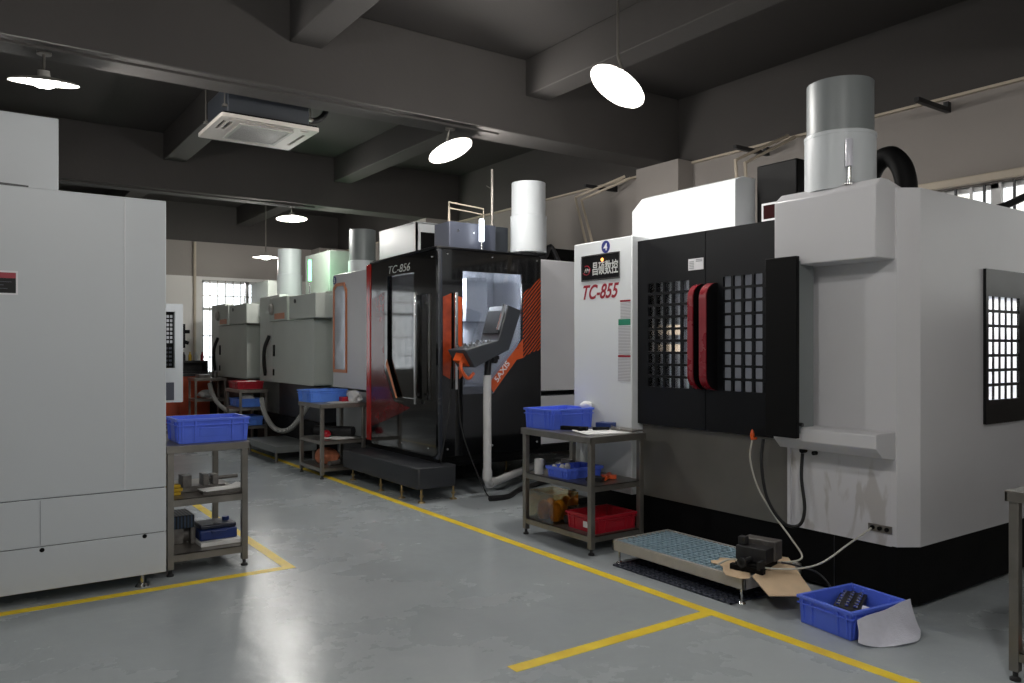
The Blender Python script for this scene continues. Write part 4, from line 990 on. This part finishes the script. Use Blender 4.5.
build(MB().box(.0,.24,LY-.0045,LY-.003,1.94,1.943).box(.0,.2,LY-.0045,LY-.003,1.92,1.924).box(.0,.22,LY-.0045,LY-.003,1.90,1.903), 'label_print', M['slate'], lb)
build(B(-1.6,.50,5.7,7.2,2.513,3.0), 'top_box', M['leftgrey'], t, bevel=.006)
build(MB().obox((.22,5.62,2.528),(.22,.10,.02),(0,.03,0)), 'top_plate', M['darkgrey'], t)
build(B(LX1-.001,LX1+.012,5.52,5.62,1.9,2.05) if False else B(-1.5,-1.0,6.0,6.6,3.0,3.2), 'vent_hood', M['leftgrey'], t)

t = thing('machine_cabinet', (.9,9.6,0), 'pale machine with a black gridded door beyond the silver enclosure', 'machine', 'left row machines')
build(B(-1.2,1.5,8.6,11.2,.1,2.2), 'body', M['leftgrey'], t, bevel=.01)
cpn = build(plate(rrect(1.35,1.852,.997,2.0,.012), [rect(1.62,1.777,1.345,1.92)], 'y', 8.5, .35), 'front_panel', M['leftgrey'], t, bevel=.004)
gm = MB().box(1.62,1.777,8.56,8.60,1.345,1.92)
build(gm, 'window_backing', M['blackmatt'], cpn)
gp = MB()
for i in range(4):
    for j in range(7): gp.box(1.64+i*.033,1.662+i*.033,8.552,8.56,1.60+j*.043,1.628+j*.043)
build(gp, 'window_cell', M['inner'], cpn)['kind'] = 'stuff'
kp = MB()
for i in range(3):
    for j in range(5): kp.box(1.65+i*.04,1.675+i*.04,8.552,8.56,1.37+j*.042,1.39+j*.042)
build(kp, 'keypad', M['slate'], cpn)
build(B(1.62,1.766,8.495,8.5,1.02,1.20), 'lower_window', M['darkglass'] if False else M['slate'], cpn)
build(MB().cyl((1.88,8.62,1.55),(1.88,8.62,1.80),.022).cyl((1.88,8.62,1.72),(1.94,8.6,1.72),.018).cyl((1.88,8.62,1.62),(1.93,8.6,1.60),.018).box(1.85,1.87,8.6,8.64,1.52,1.82), 'handwheel', M['blackmatt'], t)

# bench 1 (left) and load
bench(1.135, 1.672, 5.66, 6.49, .885, (.52, .145), 'steel bench beside the silver enclosure with a blue crate on top', nshelf_lip=.05)
c8 = crate(.48, .345, .17, M['blue'], 'blue plastic crate on the bench beside the silver enclosure')
c8.location = (1.455, 5.90, .886)
vm = MB().box(1.26,1.58,5.90,6.0,.521,.56).box(1.28,1.34,5.88,6.02,.56,.64).box(1.42,1.46,5.89,6.01,.56,.64).box(1.49,1.53,5.9,6.0,.56,.63).cyl((1.46,5.95,.60),(1.68,5.95,.60),.014)
single(vm, 'bench_vise', M['machined'], 'oily grey vise on the middle shelf of the left bench', 'vise', bevel=.003)
papers(1.52, 5.775, .545, .28, .13, .05, 'white paper sheet in front of the grey vise on the left bench', n=2, curl=.02)
single(B(1.38,1.64,5.72,5.83,.521,.546), 'metal_plate', M['machined'], 'flat grey plate under the paper on the left bench', 'plate')
for i,(z,x) in enumerate(((.521,1.19),(.546,1.20),(.571,1.185))):
    single(MB().obox((x,5.84,z+.012),(.13,.06,.022),(0,0,.1*i-.1)), 'yellow_clamp', M['yellowtool'], ('yellow clamp at the bottom of the small stack on the left bench','yellow clamp in the middle of the small stack on the left bench','yellow clamp on top of the small stack on the left bench')[i], 'clamp', 'yellow clamps stacked on the left bench', bevel=.003)
single(MB().box(1.14,1.36,5.88,6.15,.27,.36), 'ribbed_box', ribbed('blue_black_ribs',(44,66,92),(12,16,22),(0,0,0),14.0,.3), 'blue-black ribbed box standing on the motor, bottom of the left bench', 'box', bevel=.004)
single(MB().cyl((1.16,6.02,.205),(1.34,6.02,.205),.06,n=20).box(1.20,1.30,5.95,6.10,.146,.27).box(1.34,1.37,5.9,6.0,.146,.27), 'motor', M['machined'], 'grey motor on the bottom shelf of the left bench', 'motor', bevel=.003)
single(MB().box(1.375,1.66,5.76,6.1,.146,.175), 'paper_stack', M['paper'], 'white paper stack under the navy toolbox', 'papers', bevel=.002)
tb = thing('toolbox', (1.51,5.92,.176), 'navy blue plastic toolbox on the bottom shelf of the left bench', 'toolbox')
build(MB().box(-.13,.13,-.11,.11,0,.075), 'case', M['navy'], tb, bevel=.012, local=True)
build(MB().box(-.125,.125,-.105,.105,.078,.11), 'lid', mat('dark_navy_lid',(18,26,48),.35), tb, bevel=.01, local=True)
build(MB().tube([(-.05,-.11,.06),(-.05,-.125,.06),(.05,-.125,.06),(.05,-.11,.06)], .007, 8), 'carry_handle', M['navy'], tb, local=True)
build(MB().cyl((.08,.02,.11),(.08,.02,.135),.025,n=14), 'latch', M['navy'], tb, local=True)

# ================================================================ conduits and brackets along the right wall
single(MB().tube([(6.30,7.28,2.57),(6.50,7.83,3.50),(7.0,7.43,3.765)], .018, 8).tube([(6.37,7.24,2.57),(6.57,7.79,3.47),(7.05,7.38,3.74)], .018, 8), 'cable_conduit', M['conduit'], 'pair of cream conduits bending down above the numbered column panel', 'conduit')
single(MB().tube([(6.28,5.0,2.43),(6.30,5.10,3.42),(7.05,5.03,3.765)], .018, 8).tube([(6.35,4.94,2.43),(6.37,5.04,3.39),(7.08,4.97,3.74)], .018, 8), 'cable_conduit', M['conduit'], 'pair of cream conduits bending down behind the black rear cabinet', 'conduit')
for (y, lab) in ((3.45,'dark angle bracket under the beam above the window'),(5.35,'dark angle bracket on the wall behind the nearest drum'),(7.75,'dark angle bracket beside the slanting conduit pair')):
    single(MB().box(6.6,XR-.001,y-.02,y+.02,3.63,3.67).box(XR-.06,XR-.001,y-.02,y+.02,3.67,3.72), 'wall_bracket', M['darkmetal'], lab, 'bracket', 'dark brackets along the right wall')
single(MB().tube([(5.9,3.0,2.53),(6.1,2.88,2.54),(6.4,2.71,2.61),(6.55,2.55,2.70),(6.66,2.46,2.66),(6.70,2.46,2.53)], .028, 8, smooth=6), 'cable', M['rubber'], 'thick black cable on the white machine roof before the right window', 'cable')

# ---------------------------------------------------------------- interior machine lamps
def area(loc, rot, sx, sy, e, col):
    l = bpy.data.lights.new('machine_light','AREA'); l.shape = 'RECTANGLE'; l.size = sx; l.size_y = sy; l.energy = e; l.color = col
    o = bpy.data.objects.new('machine_light', l); COL.objects.link(o); o.location = loc; o.rotation_euler = rot; return o
area((5.7,2.9,2.38), (0,0,0), .9, .3, 60, (1,.98,.95))
pl2 = bpy.data.lights.new('machine_light','POINT'); pl2.energy = 85; pl2.color = (.95,.97,1); pl2.shadow_soft_size = .12
po = bpy.data.objects.new('machine_light', pl2); COL.objects.link(po); po.location = (4.42,7.75,2.3)

# ---------------------------------------------------------------- daylight
w = bpy.data.worlds.new('daylight'); scn.world = w; w.use_nodes = True
nt = w.node_tree; nt.nodes.clear(); L = nt.links.new; N = nt.nodes.new
out = N('ShaderNodeOutputWorld'); bg = N('ShaderNodeBackground'); L(bg.outputs[0], out.inputs[0])
tc = N('ShaderNodeTexCoord'); nz = N('ShaderNodeTexNoise'); nz.inputs['Scale'].default_value = 22; nz.inputs['Detail'].default_value = 6
L(tc.outputs['Generated'], nz.inputs['Vector'])
rp = N('ShaderNodeValToRGB'); e = rp.color_ramp.elements
e[0].position = .36; e[0].color = lin((150,140,118)); e[1].position = .56; e[1].color = (1,1,1,1)
e2 = rp.color_ramp.elements.new(.46); e2.color = lin((214,204,190))
L(nz.outputs['Fac'], rp.inputs[0])
sp = N('ShaderNodeSeparateXYZ'); L(tc.outputs['Generated'], sp.inputs[0])
gm = N('ShaderNodeMapRange'); gm.inputs[1].default_value = .75; gm.inputs[2].default_value = .95; gm.inputs[3].default_value = 0; gm.inputs[4].default_value = 1
L(sp.outputs['Y'], gm.inputs[0])
mx = N('ShaderNodeMixRGB'); mx.inputs[2].default_value = (1,1,1,1); L(gm.outputs[0], mx.inputs[0]); L(rp.outputs[0], mx.inputs[1])
L(mx.outputs[0], bg.inputs[0]); bg.inputs[1].default_value = 3.4
for (loc, rot, sx, sy) in (((XR+.25,1.35,2.42),(0,PI/2,0),1.05,6.5), ((XR+.25,9.5,2.42),(0,PI/2,0),1.05,2.6), ((5.08,Y1+.25,2.0),(-PI/2,0,0),1.93,1.98), ((-.2,Y1+.25,2.0),(-PI/2,0,0),2.0,1.98),
                           ((-2.25,Y0-.25,2.0),(PI/2,0,0),2.7,2.0), ((1.95,Y0-.25,2.0),(PI/2,0,0),2.7,2.0)):
    l = bpy.data.lights.new('window_portal','AREA'); l.shape = 'RECTANGLE'; l.size = sx; l.size_y = sy; l.cycles.is_portal = True
    o = bpy.data.objects.new('window_portal', l); COL.objects.link(o); o.location = loc; o.rotation_euler = rot

# ---------------------------------------------------------------- camera and view
cd = bpy.data.cameras.new('camera'); cam = bpy.data.objects.new('camera', cd); COL.objects.link(cam)
cam.location = (0,0,1.55); cam.rotation_euler = (PI/2, 0, -math.atan(550/783))
cd.sensor_width = 36; cd.lens = 36*783/1024; cd.shift_y = 6.5/1024; cd.clip_start = .05; cd.clip_end = 100
scn.camera = cam
vs_ = scn.view_settings; vs_.view_transform = 'Standard'; vs_.look = 'None'; vs_.gamma = 1.0; vs_.exposure = 0.15; vs_.use_curve_mapping = False
